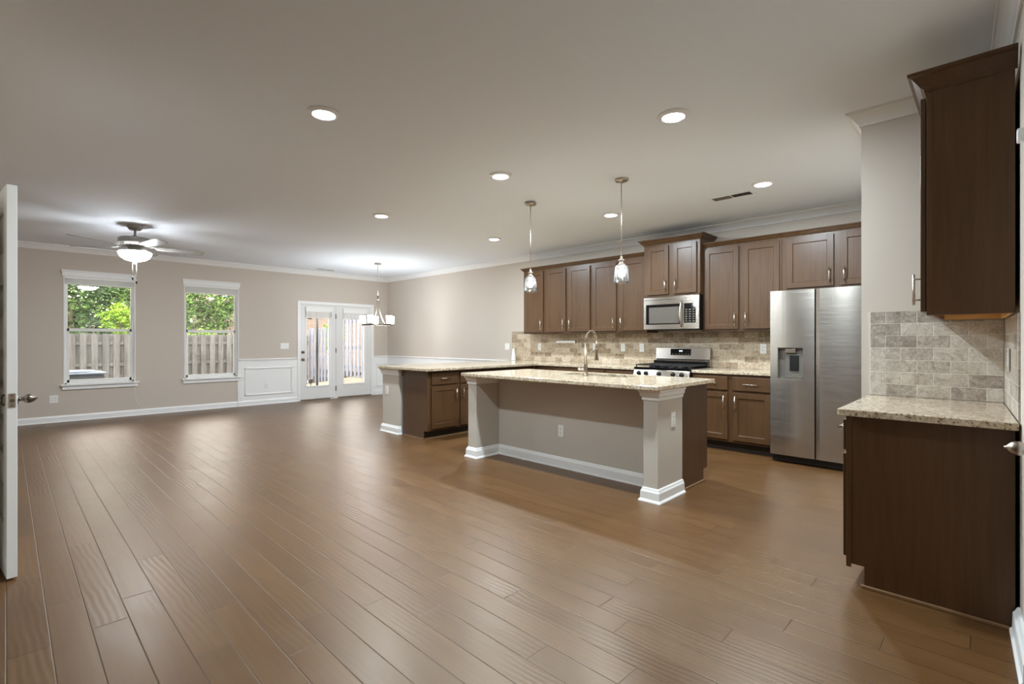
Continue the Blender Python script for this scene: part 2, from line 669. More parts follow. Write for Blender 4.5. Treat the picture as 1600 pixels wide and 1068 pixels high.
def sroot(name):
    o = bpy.data.objects.new(name, None)
    COL.objects.link(o)
    o['kind'] = 'structure'
    return o


def copy_tree(o, dx, label=None):
    """a copy of a thing with copies of its parts and sub-parts, moved by dx"""
    kids = {}
    for q in list(bpy.data.objects):
        if q.parent is not None:
            kids.setdefault(q.parent.name, []).append(q)

    def rec(a, par):
        c = a.copy()
        COL.objects.link(c)
        if par is not None:
            c.parent = par
        for ch in kids.get(a.name, []):
            rec(ch, c)
        return c
    c = rec(o, None)
    c.location = Vector(o.location) + Vector(dx)
    if label:
        c['label'] = label
    return c


class Fr:
    """a vertical face: o + u*U + z*Z + n*N (N out of the face)"""

    def __init__(s, o, U, N):
        s.o, s.U, s.N = Vector(o), Vector(U), Vector(N)

    def p(s, u, z, n):
        return s.o + s.U * u + Vector((0, 0, z)) + s.N * n

    def box(s, mb, u0, u1, z0, z1, n0, n1):
        a, b = s.p(u0, z0, n0), s.p(u1, z1, n1)
        return mb.box(a.x, b.x, a.y, b.y, a.z, b.z)


def shaker(fr, u0, u1, z0, z1, n0, th=0.020, rail=0.058, rec=0.010):
    mb = MB()
    u0, u1 = min(u0, u1), max(u0, u1)
    fr.box(mb, u0, u0 + rail, z0, z1, n0, n0 + th)
    fr.box(mb, u1 - rail, u1, z0, z1, n0, n0 + th)
    fr.box(mb, u0 + rail, u1 - rail, z0, z0 + rail, n0, n0 + th)
    fr.box(mb, u0 + rail, u1 - rail, z1 - rail, z1, n0, n0 + th)
    fr.box(mb, u0 + rail, u1 - rail, z0 + rail, z1 - rail, n0, n0 + th - rec)
    # sloped inner lip
    l_ = 0.006
    a0, a1, b0, b1 = u0 + rail, u1 - rail, z0 + rail, z1 - rail
    t_, q = n0 + th, n0 + th - rec
    for (p0, p1, p2, p3) in (((a0, b0), (a1, b0), (a1 - l_, b0 + l_), (a0 + l_, b0 + l_)), ((a1, b0), (a1, b1), (a1 - l_, b1 - l_), (a1 - l_, b0 + l_)),
                             ((a1, b1), (a0, b1), (a0 + l_, b1 - l_), (a1 - l_, b1 - l_)), ((a0, b1), (a0, b0), (a0 + l_, b0 + l_), (a0 + l_, b1 - l_))):
        mb.add([fr.p(p0[0], p0[1], t_ - .0015), fr.p(p1[0], p1[1], t_ - .0015), fr.p(p2[0], p2[1], q + .0006), fr.p(p3[0], p3[1], q + .0006)], [(0, 1, 2, 3)])
    return mb


def pull(fr, u, z, n0, length=0.16, vertical=True, r=0.0055, stand=0.032):
    mb = MB()
    h = length / 2
    if vertical:
        a, b = fr.p(u, z - h, n0 + stand), fr.p(u, z + h, n0 + stand)
        posts = [(u, z - h * 0.68), (u, z + h * 0.68)]
    else:
        a, b = fr.p(u - h, z, n0 + stand), fr.p(u + h, z, n0 + stand)
        posts = [(u - h * 0.68, z), (u + h * 0.68, z)]
    mb.cyl(a, b, r, seg=12)
    for (pu, pz_) in posts:
        mb.cyl(fr.p(pu, pz_, n0), fr.p(pu, pz_, n0 + stand), r * 0.8, seg=10)
    return mb


# ------------------------------------------------------------------ the setting
H = 2.743
YW = 10.374
XK = 6.375


def yr(x):
    return -0.053 - 0.038 * (3.9 - x)


XL = -0.112
ROOM = [(XL, yr(XL)), (3.9, yr(3.9)), (3.9, 0.615), (XK, 0.615), (XK, YW), (-1.6, YW), (-1.6, 5.95), (XL, 5.95)]
T = 0.12

fl = MB().prism([(-4.4, -0.6), (XK + .3, -0.6), (XK + .3, YW + .14), (-4.4, YW + .14)], -0.06, 0.0)
struct('floor', fl, FLOORM)
cl = MB().prism([(-4.5, -0.7), (XK + .4, -0.7), (XK + .4, YW + .35), (-4.5, YW + .35)], H, H + 0.12)
struct('ceiling', cl, CEILP)

WIN = [(0.625, 1.525), (2.225, 3.120)]
WZ0, WZ1 = 0.565, 2.300
DX0, DX1, DZ = 4.275, 5.955, 2.050
m = MB()
xs = [-1.6 - T, WIN[0][0], WIN[0][1], WIN[1][0], WIN[1][1], DX0, DX1, XK]
for a, b in ((0, 1), (2, 3), (4, 5), (6, 7)):
    m.box(xs[a], xs[b], YW, YW + T, 0, H)
for (a, b) in WIN:
    m.box(a, b, YW, YW + T, 0, WZ0)
    m.box(a, b, YW, YW + T, WZ1, H)
m.box(DX0, DX1, YW, YW + T, DZ, H)
struct('wall_window', m, WALLP)
struct('wall_kitchen', MB().box(XK, XK + T, 0.5, YW + T, 0, H), WALLP)
m = MB().prism([(3.9, yr(3.9) - .12), (XK, yr(3.9) - .12), (XK, 0.615), (3.9, 0.615)], 0, H)
struct('wall_pantry', m, WALLP)
# right wall with a closed door
RD0, RD1, RDZ = 1.68, 2.50, 2.06


def rq(x, d):
    """point on the right wall's face, d into the room"""
    return (x, yr(x) + d)


m = MB()
for x0, x1, z0, z1 in ((-0.3, RD0, 0, H), (RD1, 3.9, 0, H), (RD0, RD1, RDZ, H)):
    m.prism([rq(x0, -T), rq(x1, -T), rq(x1, 0), rq(x0, 0)], z0, z1)
struct('wall_right', m, WALLP)
# left wall, opening behind the door leaf that is folded back against it
m = MB()
LD0, LD1 = 4.47, 5.24
m.box(XL - T, XL, 3.40, LD0, 0, H).box(XL - T, XL, LD1, 5.95, 0, H).box(XL - T, XL, LD0, LD1, 2.09, H).box(XL - T, XL, -.40, 3.40, 2.44, H)  # last box heads a wide unseen opening added toward the unlit foyer
struct('wall_left', m, WALLP)
m = MB().box(-1.6 - T, XL - T, 5.95 - T, 5.95, 0, H).box(-1.6 - T, -1.6, 5.95, YW, 0, H)
struct('wall_living', m, WALLP)
m = MB().box(-1.3 - T, -1.3, 4.2, 5.83, 0, H).box(-1.3, XL - T, 4.1, 4.2, 0, H)
struct('wall_closet', m, WALLP)
m = MB().box(-4.2 - T, -4.2, -.6, 3.7, 0, H).box(-4.2, XL - T, 3.40, 3.52, 0, H).box(-4.2, XL - T, -.52, -.40, 0, H).box(XL - T, -.05, -.52, -.40, 0, H)
struct('wall_foyer_added', m, WALLP)  # unseen unlit foyer, added so less light bounces onto the near right cabinet

# crown round the room
CROWN = [(0.0, H - 0.086), (0.010, H - 0.086), (0.013, H - 0.074), (0.022, H - 0.066), (0.034, H - 0.048), (0.052, H - 0.026), (0.064, H - 0.016), (0.074, H - 0.014), (0.076, H), (0.0, H)]
for i in range(len(ROOM)):
    struct('trim_%d' % (i + 1), MB().molding(ROOM, CROWN, i, i + 1, closed=True), TRIM)
BASEP = [(0.0, 0.0), (0.022, 0.0), (0.022, 0.010), (0.016, 0.020), (0.015, 0.078), (0.010, 0.088), (0.006, 0.100), (0.0, 0.102)]


def baseboard(name, path):
    struct(name, MB().molding(path, BASEP), TRIM)


baseboard('baseboard_window', [(3.100, YW), (-1.6, YW)])
baseboard('baseboard_wainscot', [(DX0 - .045, YW - .006), (3.108, YW - .006)])
baseboard('baseboard_corner', [(XK - .006, 6.30), (XK - .006, YW - .006), (DX1 + .047, YW - .006)])
baseboard('baseboard_living', [(-1.6, YW), (-1.6, 5.95), (XL, 5.95), (XL, LD1 + .07)])
baseboard('baseboard_left', [(XL, LD0 - .07), (XL, 3.40)])
BASEB = [(0.0, 0.0), (0.034, 0.0), (0.034, 0.012), (0.026, 0.022), (0.024, 0.086), (0.016, 0.098), (0.010, 0.112), (0.0, 0.114)]
struct('baseboard_right', MB().molding([rq(RD1 + .075, 0), rq(3.05, 0)], BASEB), TRIM)

# wainscot boards, chair rail, panel frames
m = MB().box(3.103, DX0 - .043, YW - .006, YW, 0.0, 0.875)
m.box(3.100, 3.128, YW - .014, YW, 0.1, 0.60)
m.box(DX1 + .045, XK, YW - .006, YW, 0, 0.875)
struct('trim_9', m, TRIM)
m = MB().box(XK - .006, XK, 6.25, YW, 0, 0.875)
struct('trim_10', m, TRIM)
RAIL = [(0, .868), (.012, .868), (.014, .880), (.022, .888), (.024, .900), (.014, .908), (0, .910)]
m = MB().molding([(DX0 - .045, YW), (3.121, YW)], RAIL)
struct('trim_11', m, TRIM)
m = MB().molding([(XK, 6.22), (XK, YW), (DX1 + .047, YW)], RAIL)
struct('trim_12', m, TRIM)


def panel_frame(name, fr, u0, u1, z0, z1):
    mb = MB()
    w = 0.026
    for a in ((u0, u1, z0, z0 + w), (u0, u1, z1 - w, z1), (u0, u0 + w, z0, z1), (u1 - w, u1, z0, z1)):
        fr.box(mb, *a, 0.0, 0.012)
        fr.box(mb, a[0] + (.007 if a[1] - a[0] < .1 else 0), a[1] - (.007 if a[1] - a[0] < .1 else 0), a[2] + (.007 if a[3] - a[2] < .1 else 0), a[3] - (.007 if a[3] - a[2] < .1 else 0), 0.012, 0.018)
    struct(name, mb, TRIM)


FW = Fr((0, YW - .006, 0), (1, 0, 0), (0, -1, 0))
panel_frame('trim_13', FW, 3.225, 4.130, .195, .735)
panel_frame('trim_14', FW, 6.07, 6.32, .195, .735)
FK = Fr((XK - .006, 0, 0), (0, 1, 0), (-1, 0, 0))
for i, (a, b) in enumerate(((6.40, 7.25), (7.37, 8.25), (8.37, 9.25), (9.37, 10.27))):
    panel_frame('trim_%d' % (15 + i), FK, a, b, .195, .735)

# ------------------------------------------------------------------ windows


def window(n, x0, x1, cordx):
    r = sroot('window_%d' % n)
    m_ = MB()
    # white lined returns
    m_.box(x0, x0 + .012, YW - .004, YW + T, WZ0, WZ1).box(x1 - .012, x1, YW - .004, YW + T, WZ0, WZ1)
    m_.box(x0, x1, YW - .004, YW + T, WZ1 - .012, WZ1)
    obj('jamb', m_, TRIM, r)
    m_ = MB().box(x0 - .022, x1 + .012, YW - .028, YW, 2.275, 2.345).box(x0 - .030, x1 + .020, YW - .036, YW, 2.345, 2.372)
    obj('head_casing', m_, TRIM, r, bevel=.003)
    m_ = MB().box(x0 - .035, x1 + .045, YW - .055, YW + .060, WZ0 - .008, WZ0 + .016).box(x0 - .020, x1 + .030, YW - .026, YW, WZ0 - .068, WZ0 - .008)
    obj('sill', m_, TRIM, r, bevel=.004)
    a, b = x0 + .012, x1 - .012
    z0, z1, zm = WZ0 + .016, WZ1 - .012, 1.438
    y0, y1 = YW + .058, YW + .085
    w = .030
    m_ = MB().box(a, a + w, y0, y1 + .03, z0, z1).box(b - w, b, y0, y1 + .03, z0, z1).box(a, b, y0, y1 + .03, z1 - w, z1).box(a, b, y0, y1 + .03, z0, z0 + .02)
    obj('window_frame', m_, PLASW, r, bevel=.002)
    m_ = MB().box(a + w, b - w, y0 + .03, y1 + .028, zm - .02, zm + .024).box(a + w, a + w + .012, y0 + .03, y1 + .028, zm, z1 - w).box(b - w - .012, b - w, y0 + .03, y1 + .028, zm, z1 - w)
    up = obj('upper_sash', m_, PLASW, r, bevel=.002)
    obj('pane', MB().box(a + w + .012, b - w - .012, y0 + .045, y0 + .049, zm + .024, z1 - w), WGLASS, up)
    m_ = MB().box(a + w, a + w + .03, y0, y0 + .028, z0 + .02, zm + .024).box(b - w - .03, b - w, y0, y0 + .028, z0 + .02, zm + .024)
    m_.box(a + w, b - w, y0, y0 + .028, zm - .024, zm + .024).box(a + w, b - w, y0, y0 + .028, z0 + .02, z0 + .066)
    lo = obj('lower_sash', m_, PLASW, r, bevel=.002)
    obj('pane', MB().box(a + w + .03, b - w - .03, y0 + .012, y0 + .016, z0 + .066, zm - .024), WGLASS, lo)
    return r


window(1, *WIN[0], 1.53)
window(2, *WIN[1], 3.08)


def blind(name, x0, x1, y, ztop, zbot, label, cordx=None, cordz=0.25, head=0.04):
    o = thing(name, label, 'blind', ((x0 + x1) / 2, y, zbot), 'raised white window blinds')
    obj('headrail', MB().box(x0, x1, y - .014, y + .014, ztop - head, ztop), PLASW, o, bevel=.002)
    m_ = MB()
    z = zbot + .018
    k_ = 0
    while z < ztop - head - .003:
        e = .0006 * math.sin(k_ * 2.3)
        m_.box(x0 + .004, x1 - .004, y - .0125 + e, y + .0125 + e, z, z + .0022)
        z += .0042
        k_ += 1
    obj('slat_stack', m_, PLASW, o)
    obj('bottom_rail', MB().box(x0 + .003, x1 - .003, y - .013, y + .013, zbot, zbot + .016), PLASW, o, bevel=.003)
    if cordx:
        pts = [(cordx, y - .05, ztop - .03)]
        for i in range(1, 14):
            q = i / 13
            pts.append((cordx + .004 * math.sin(q * 7), y - .05 - .012 * q, ztop - .03 + (cordz - ztop + .03) * q))
        pts += [(cordx + .02, y - .066, cordz - .04), (cordx + .045, y - .06, cordz - .11), (cordx + .075, y - .055, cordz - .19)]
        obj('pull_cord', MB().tube(pts, .0022, 6), PLASW, o)
    for i in (0.12, .88):
        obj('lift_cord', MB().cyl((x0 + (x1 - x0) * i, y - .0145, zbot + .01), (x0 + (x1 - x0) * i, y - .0145, ztop - head), .0012, seg=6), PLASW, o)
    return o


blind('window_blind', WIN[0][0] + .014, WIN[0][1] - .014, YW + .012, 2.284, 2.150, 'raised white slat blind in the left window behind the ceiling fan', 1.500, 0.33)
blind('window_blind', WIN[1][0] + .014, WIN[1][1] - .014, YW + .012, 2.284, 2.125, 'raised white slat blind in the window nearer the wainscot panel', 3.085, 0.30)

# ------------------------------------------------------------------ french doors
d1 = sroot('door_1')
m = MB().box(DX0 - .043, DX0 + .016, YW - .018, YW, 0, DZ + .05).box(DX1 - .016, DX1 + .045, YW - .018, YW, 0, DZ + .05).box(DX0 + .016, DX1 - .016, YW - .018, YW, DZ - .012, DZ + .05)
m.box(DX0, DX0 + .018, YW, YW + T, 0, DZ).box(DX1 - .018, DX1, YW, YW + T, 0, DZ).box(DX0, DX1, YW, YW + T, DZ - .016, DZ)
obj('casing', m, TRIM, d1, bevel=.003)
obj('threshold', MB().box(DX0, DX1, YW - .01, YW + T, 0, .022), NICKEL, d1)
XM = 5.093
obj('astragal', MB().box(XM - .012, XM + .018, YW + .004, YW + .05, .022, DZ - .018), DOORP, d1)


def glazed_leaf(x0, x1, gx0, gx1, gz0, gz1):
    m_ = MB()
    y0, y1 = YW + .012, YW + .056
    z0, z1 = .026, DZ - .018
    m_.box(x0, gx0, y0, y1, z0, z1).box(gx1, x1, y0, y1, z0, z1).box(gx0, gx1, y0, y1, z0, gz0).box(gx0, gx1, y0, y1, gz1, z1)
    lf = obj('door_leaf', m_, DOORP, d1)
    w = .028
    f = MB()
    for a in ((gx0 - w, gx1 + w, gz0 - w, gz0 + .004), (gx0 - w, gx1 + w, gz1 - .004, gz1 + w), (gx0 - w, gx0 + .004, gz0, gz1), (gx1 - .004, gx1 + w, gz0, gz1)):
        f.box(a[0], a[1], y0 - .012, y0 + .002, a[2], a[3])
    obj('lite_frame', f, TRIM, lf, bevel=.004)
    obj('pane', MB().box(gx0, gx1, y0 + .02, y0 + .024, gz0, gz1), WGLASS, lf)
    return lf


lf = glazed_leaf(DX0 + .020, XM - .014, 4.432, 4.930, .305, 1.905)
for z in (1.022, .868):
    m = MB().lathe([(0, -.052), (.016, -.052), (.024, -.044), (.026, -.034), (.020, -.022), (.010, -.016), (.010, -.008), (.030, -.006), (.031, 0)], (4.352, YW + .012, z), axis='y', seg=20)
    obj('door_knob' if z < 1 else 'deadbolt', m, DARKN, lf)
for z in (.22, 1.05, 1.80):
    obj('hinge', MB().box(XM - .020, XM - .006, YW + .000, YW + .012, z - .05, z + .05).cyl((XM - .012, YW - .002, z - .052), (XM - .012, YW - .002, z + .052), .008, seg=10), DARKN, lf)
lf = glazed_leaf(XM + .020, DX1 - .020, 5.262, 5.775, .305, 1.905)
# blinds hung on the doors
blind('door_blind', 4.400, 4.985, YW - .020, 1.985, 1.745, 'raised white blind with a boxed head on the left glass door', head=.105)
blind('door_blind', 5.235, 5.820, YW - .020, 1.985, 1.745, 'raised white blind on the right glass door behind the chandelier', head=.105)

# ------------------------------------------------------------------ open panel door at the left, closed door at the right
TH_L = R(6.5)


def panel_door_mesh(wd, ht, th, panels, stile=.105):
    """local: x = thickness 0..th, y = 0..wd from the latch edge, z from 0"""
    m_ = MB()
    m_.box(0, th, 0, stile, 0, ht).box(0, th, wd - stile, wd, 0, ht)
    zz = [0.0]
    for a, b in panels:
        zz += [a, b]
    zz.append(ht)
    for i in range(0, len(zz), 2):
        m_.box(0, th, stile, wd - stile, zz[i], zz[i + 1])
    for a, b in panels:
        m_.box(.012, th - .012, stile, wd - stile, a, b)
        # raised field with sloped border on both faces
        y0, y1 = stile + .016, wd - stile - .016
        s_ = .03
        for x_f, x_b in ((.004, .012), (th - .004, th - .012)):
            lo = [(x_b, y0, a + .016), (x_b, y1, a + .016), (x_b, y1, b - .016), (x_b, y0, b - .016)]
            hi = [(x_f, y0 + s_, a + .016 + s_), (x_f, y1 - s_, a + .016 + s_), (x_f, y1 - s_, b - .016 - s_), (x_f, y0 + s_, b - .016 - s_)]
            m_.add(lo + hi, [(4, 5, 6, 7), (0, 1, 5, 4), (1, 2, 6, 5), (2, 3, 7, 6), (3, 0, 4, 7)])
    return m_


PANELS = [(.270, .488), (.643, .857), (1.000, 1.207), (1.369, 1.555), (1.720, 1.945)]
d2 = sroot('door_2')
d2.location = (0.0015, 3.700, 0.012)
d2.rotation_euler = (0, 0, TH_L)
TD = .041
leaf = obj('door_leaf', panel_door_mesh(.762, 2.072, TD, PANELS), DOORP, d2, bevel=.002, local=True)
KN = [(0.0, .088), (.004, .088), (.005, .082), (.012, .078), (.020, .068), (.0245, .055), (.024, .043), (.017, .032), (.010, .026), (.010, .016), (.017, .012), (.030, .008), (.031, 0)]
zk = .935
for sx, x in ((1, TD), (-1, 0)):
    obj('door_knob', MB().lathe([(r_, h_ * sx) for r_, h_ in KN], (x, .066, zk), axis='x', seg=24), DARKN, leaf, local=True)
m = MB().box(.007, TD - .007, -.003, .001, zk - .037, zk + .037)
obj('latch_plate', m, NICKEL, leaf, local=True, bevel=.002)
m = MB().cyl((TD / 2, .002, zk), (TD / 2, -.008, zk), .0095, seg=16).cyl((TD / 2, -.0025, zk - .026), (TD / 2, -.004, zk - .026), .004, seg=10).cyl((TD / 2, -.0025, zk + .026), (TD / 2, -.004, zk + .026), .004, seg=10)
obj('latch_bolt', m, DARKN, leaf, local=True)
m = MB().box(XL, XL + .015, LD0 - .065, LD0, 0, 2.15).box(XL, XL + .015, LD1, LD1 + .065, 0, 2.15).box(XL, XL + .015, LD0 - .065, LD1 + .065, 2.09, 2.155)
m.box(XL - T, XL, LD0, LD0 + .016, 0, 2.09).box(XL - T, XL, LD1 - .016, LD1, 0, 2.09)
c = struct('trim_20', m, TRIM)
ds = thing('door_stop', 'small white spring door stop low behind the open panelled door', 'door stop', (XL, 3.80, 0.0))
obj('rod', MB().cyl((XL + .016, 3.80, .05), (XL + .06, 3.80, .05), .006, seg=10), NICKEL, ds)
obj('rubber_tip', MB().cyl((XL + .06, 3.80, .05), (XL + .078, 3.80, .05), .011, seg=12), PLASW, ds)

d3 = sroot('door_3')
m = MB()
for x0, x1, z0, z1 in ((RD0 - .062, RD0, 0, RDZ + .07), (RD1, RD1 + .068, 0, RDZ + .07), (RD0, RD1, RDZ, RDZ + .07)):
    m.prism([rq(x0, 0), rq(x1, 0), rq(x1, .017), rq(x0, .017)], z0, z1)
obj('casing', m, TRIM, d3, bevel=.003)
m = MB()
m.prism([rq(RD0 + .004, -.036), rq(RD1 - .004, -.036), rq(RD1 - .004, -.002), rq(RD0 + .004, -.002)], .012, RDZ - .004)
leaf3 = obj('door_leaf', m, DOORP, d3)
for a, b in PANELS:
    pm = MB()
    for x0, x1, z0, z1 in ((RD0 + .12, RD1 - .12, a, a + .02), (RD0 + .12, RD1 - .12, b - .02, b), (RD0 + .12, RD0 + .14, a, b), (RD1 - .14, RD1 - .12, a, b)):
        pm.prism([rq(x0, -.002), rq(x1, -.002), rq(x1, .004), rq(x0, .004)], z0, z1)
    obj('panel_frame', pm, DOORP, leaf3)
KN3 = [(r_ * .98, h_ * .95) for r_, h_ in KN]
m = MB().lathe(KN3, (2.425, yr(2.425) - .002, .893), axis='y', seg=24)
obj('door_knob', m, NICKEL, leaf3)
lt = thing('door_latch', 'white flip latch high on the casing at the right photo edge', 'latch', (RD1 + .02, yr(2.52) + .017, 2.0))
m = MB().prism([rq(RD1 + .002, .018), rq(RD1 + .034, .018), rq(RD1 + .034, .044), rq(RD1 + .002, .044)], 1.968, 2.014)
obj('latch_body', m, PLASW, lt, bevel=.003)

# ------------------------------------------------------------------ cabinets
CCR = [(0.0, 0.0), (0.006, 0.0), (0.008, 0.012), (0.020, 0.022), (0.032, 0.040), (0.044, 0.058), (0.056, 0.064), (0.058, 0.078), (0.0, 0.078)]


def cab_crown(path, z, h=0.078, proj=0.058):
    sx, sz = proj / .058, h / .078
    return MB().molding(path, [(d * sx, z + q * sz) for d, q in CCR])


FKU = lambda x: Fr((x, 0, 0), (0, 1, 0), (-1, 0, 0))


def upper(label, y0, y1, z0, z1, xf, doors, crown, group='wall cabinets over the kitchen counter', ch=.055, cp=.045):
    """doors: (ya, yb, handle_y or None)"""
    o = thing('wall_cabinet', label, 'cabinet', (XK - .003, (y0 + y1) / 2, z0), group)
    m_ = MB().box(xf, XK - .003, y0, y1, z0 + .012, z1)
    m_.box(xf, xf + .02, y0, y1, z0, z0 + .012)
    m_.box(xf, XK - .003, y0, y0 + .016, z0, z0 + .012).box(xf, XK - .003, y1 - .016, y1, z0, z0 + .012)
    obj('body', m_, CABW, o, bevel=.0015)
    fr = FKU(xf)
    dz0, dz1 = z0 + .028, z1 - .025
    for (a, b, hy) in doors:
        d = obj('door', shaker(fr, a, b, dz0, dz1, .001), CABW, o, bevel=.0012)
        if hy:
            obj('handle', pull(fr, hy, dz0 + .115, .021), SATIN, d)
    obj('crown', cab_crown(crown, z1, ch, cp), CABW, o)
    return o


XU = 6.070
ZB, ZT = 1.376, 2.412
upper('end wall cabinet with one narrow door farthest left in the kitchen run', 5.172, 5.640, ZB, ZT, XU, [(5.200, 5.615, 5.235)],
      [(XU, 5.172), (XU, 5.640), (XK - .003, 5.640)][::-1] and [(XK - .003, 5.640), (XU, 5.640), (XU, 5.172)][::-1])
upper('double wall cabinet second from the left end of the kitchen run', 4.263, 5.170, ZB, ZT, XU, [(4.742, 5.142, 4.777), (4.288, 4.688, 4.653)], [(XU, 4.263), (XU, 5.170)])
upper('double wall cabinet left of the microwave behind the right pendant', 3.356, 4.261, ZB, ZT, XU, [(3.836, 4.240, 3.871), (3.382, 3.780, 3.745)], [(XU, 3.356), (XU, 4.261)])
XM_ = 5.985
upper('raised deeper wall cabinet with two short doors above the microwave', 2.590, 3.353, 1.838, 2.520, XM_, [(3.000, 3.305, 3.035), (2.630, 2.935, 2.900)],
      [(XK - .003, 2.590), (XM_, 2.590), (XM_, 3.353), (XK - .003, 3.353)], ch=.075, cp=.062)
upper('double wall cabinet between the microwave and the refrigerator', 1.692, 2.587, ZB, ZT, XU, [(2.158, 2.560, 2.193), (1.716, 2.105, 2.070)], [(XU, 1.692), (XU, 2.587)])
upper('short wall cabinet above the refrigerator', 0.640, 1.690, 1.815, ZT, XU, [(1.195, 1.640, 1.230), (0.690, 1.133, 1.098)], [(XU, 0.640), (XU, 1.690)])


def base_cab(label, fr, u0, u1, depth, drawers, doors, group, toe=.075, side_toe=True, ztop=.880):
    """a floor cabinet; fr's plane is the face frame; drawers (a, b), doors (a, b, handle_u)"""
    c_ = fr.p((u0 + u1) / 2, 0, 0)
    o = thing('base_cabinet', label, 'cabinet', (c_.x, c_.y, 0), group)
    m_ = MB()
    fr.box(m_, u0, u1, .108, ztop, -depth, 0)
    obj('body', m_, CABW, o, bevel=.0015)
    m_ = MB()
    fr.box(m_, u0, u1, 0, .108, -depth, -toe)
    obj('toe_kick', m_, CABD, o)
    for (a, b) in drawers:
        m_ = MB()
        fr.box(m_, a, b, .700, .852, .001, .021)
        d = obj('drawer', m_, CABW, o, bevel=.003)
        obj('handle', pull(fr, (a + b) / 2, .776, .021, .15, False), SATIN, d)
    for (a, b, hu) in doors:
        d = obj('door', shaker(fr, a, b, .136, .672, .001), CABW, o, bevel=.0012)
        if hu:
            obj('handle', pull(fr, hu, .560, .021, .15), SATIN, d)
    return o


GB = 'floor cabinets of the kitchen'
FB = FKU(5.765)
base_cab('floor cabinet with two drawers between the range and the refrigerator', FB, 1.690, 2.588, .605, [(2.168, 2.560), (1.716, 2.112)], [(2.168, 2.560, 2.205), (1.716, 2.112, 2.077)], GB)
base_cab('floor cabinet left of the range mostly hidden by the island', FB, 3.360, 4.270, .605, [(3.385, 3.790), (3.845, 4.245)], [(3.385, 3.790, 3.755), (3.845, 4.245, 3.88)], GB)
base_cab('floor cabinet in the kitchen corner hidden behind the island', FB, 4.272, 5.125, .605, [(4.30, 4.70)], [(4.30, 4.70, 4.665)], GB)
FP = Fr((0, 5.135, 0), (1, 0, 0), (0, -1, 0))
pc = base_cab('peninsula end cabinet with drawer and door facing the island', FP, 3.735, 4.660, .555, [(3.785, 4.205), (4.258, 4.630)], [(3.785, 4.205, 4.172), (4.258, 4.630, 4.293)], GB)
obj('side_panel', MB().yz([(5.21, 0), (5.69, 0), (5.69, .880), (5.1355, .880), (5.1355, .108), (5.21, .108)], 3.731, 3.7345), CABW, pc)
obj('shoe_molding', MB().box(3.718, 3.731, 5.21, 5.688, 0, .016).box(3.735, 4.66, 5.197, 5.21, 0, .016), SHOE, pc)
base_cab('peninsula corner cabinet hidden behind the island', FP, 4.662, 5.760, .600, [(4.70, 5.10)], [(4.70, 5.10, 4.735)], GB)

# near right cabinet pair
NX0, NX1 = 3.066, 3.885
FN = Fr((0, .545, 0), (1, 0, 0), (0, 1, 0))
o = thing('base_cabinet', 'dark wooden floor cabinet at the right photo edge showing its plain side', 'cabinet', ((NX0 + NX1) / 2, .25, 0), GB)
m = MB().prism([(NX0, .545), (NX0, -.068), (NX1, -.044), (NX1, .545)], .108, .880)
m.box(NX0 - .008, NX0, .526, .548, .090, .880)
obj('body', m, CABW, o, bevel=.0015)
m = MB().yz([(.5445, .108), (.470, .108), (.470, 0), (-.070, 0), (-.070, .880), (.5445, .880)], NX0 - .004, NX0 - .0005)
obj('side_panel', m, CABW, o)
m = MB().prism([(NX0 + .016, .465), (NX0 + .016, -.06), (NX1, -.044), (NX1, .465)], 0, .108)
obj('toe_kick', m, CABD, o)
obj('shoe_molding', MB().prism([(NX0 - .019, .484), (NX0 - .019, -.055), (NX0 - .003, -.055), (NX0 - .003, .484)], 0, .017), SHOE, o, bevel=.004)
for a, b in ((NX0 + .018, 3.460), (3.495, NX1 - .02)):
    m = MB()
    FN.box(m, a, b, .690, .850, .001, .021)
    d = obj('drawer', m, CABW, o, bevel=.004)
    obj('handle', pull(FN, (a + b) / 2, .795, .021, .2, False), SATIN, d)
    d = obj('door', shaker(FN, a, b, .134, .672, .001), CABW, o, bevel=.003)
    obj('handle', pull(FN, (b - .04) if a < 3.2 else a + .04, .60, .021, .15), SATIN, d)

UY = .226
FU = Fr((0, UY, 0), (1, 0, 0), (0, 1, 0))
o = thing('wall_cabinet', 'dark wooden wall cabinet at the right photo edge hanging over stone tiles', 'cabinet', ((NX0 + NX1) / 2, .1, 1.384), 'wall cabinets over the kitchen counter')
m = MB()
m.prism([(NX0, UY), (NX0, -.070), (NX0 + .018, -.070), (NX0 + .018, UY)], 1.384, 2.446)
m.prism([(NX1 - .018, UY), (NX1 - .018, -.046), (NX1, -.046), (NX1, UY)], 1.384, 2.446)
m.prism([(NX0 + .018, UY), (NX0 + .018, UY - .02), (NX1 - .018, UY - .02), (NX1 - .018, UY)], 1.384, 2.446)
m.prism([(NX0 + .018, UY - .02), (NX0 + .018, -.070), (NX1 - .018, -.046), (NX1 - .018, UY - .02)], 1.43, 2.446)
m.box(NX0 - .002, NX0, UY - .022, UY, 1.384, 2.446)
obj('body', m, CABW, o, bevel=.0012)
m = MB().prism([(NX0 + .0185, UY - .0205), (NX0 + .0185, -.069), (NX1 - .0185, -.046), (NX1 - .0185, UY - .0205)], 1.423, 1.4295)
m.box(NX1 - .034, NX1 - .0185, -.04, UY - .021, 1.386, 1.423).prism([(NX0 + .0185, -.068), (NX1 - .035, -.047), (NX1 - .035, -.032), (NX0 + .0185, -.053)], 1.386, 1.423)
obj('underside', m, PLY, o)
for a, b, hu in ((NX0 + .012, 3.455, 3.10), (3.490, NX1 - .02, 3.85)):
    d = obj('door', shaker(FU, a, b, 1.402, 2.425, .004), CABW, o, bevel=.002)
    obj('handle', pull(FU, hu if a > 3.2 else NX0 + .045, 1.512, .024, .150, stand=.028), SATIN, d)
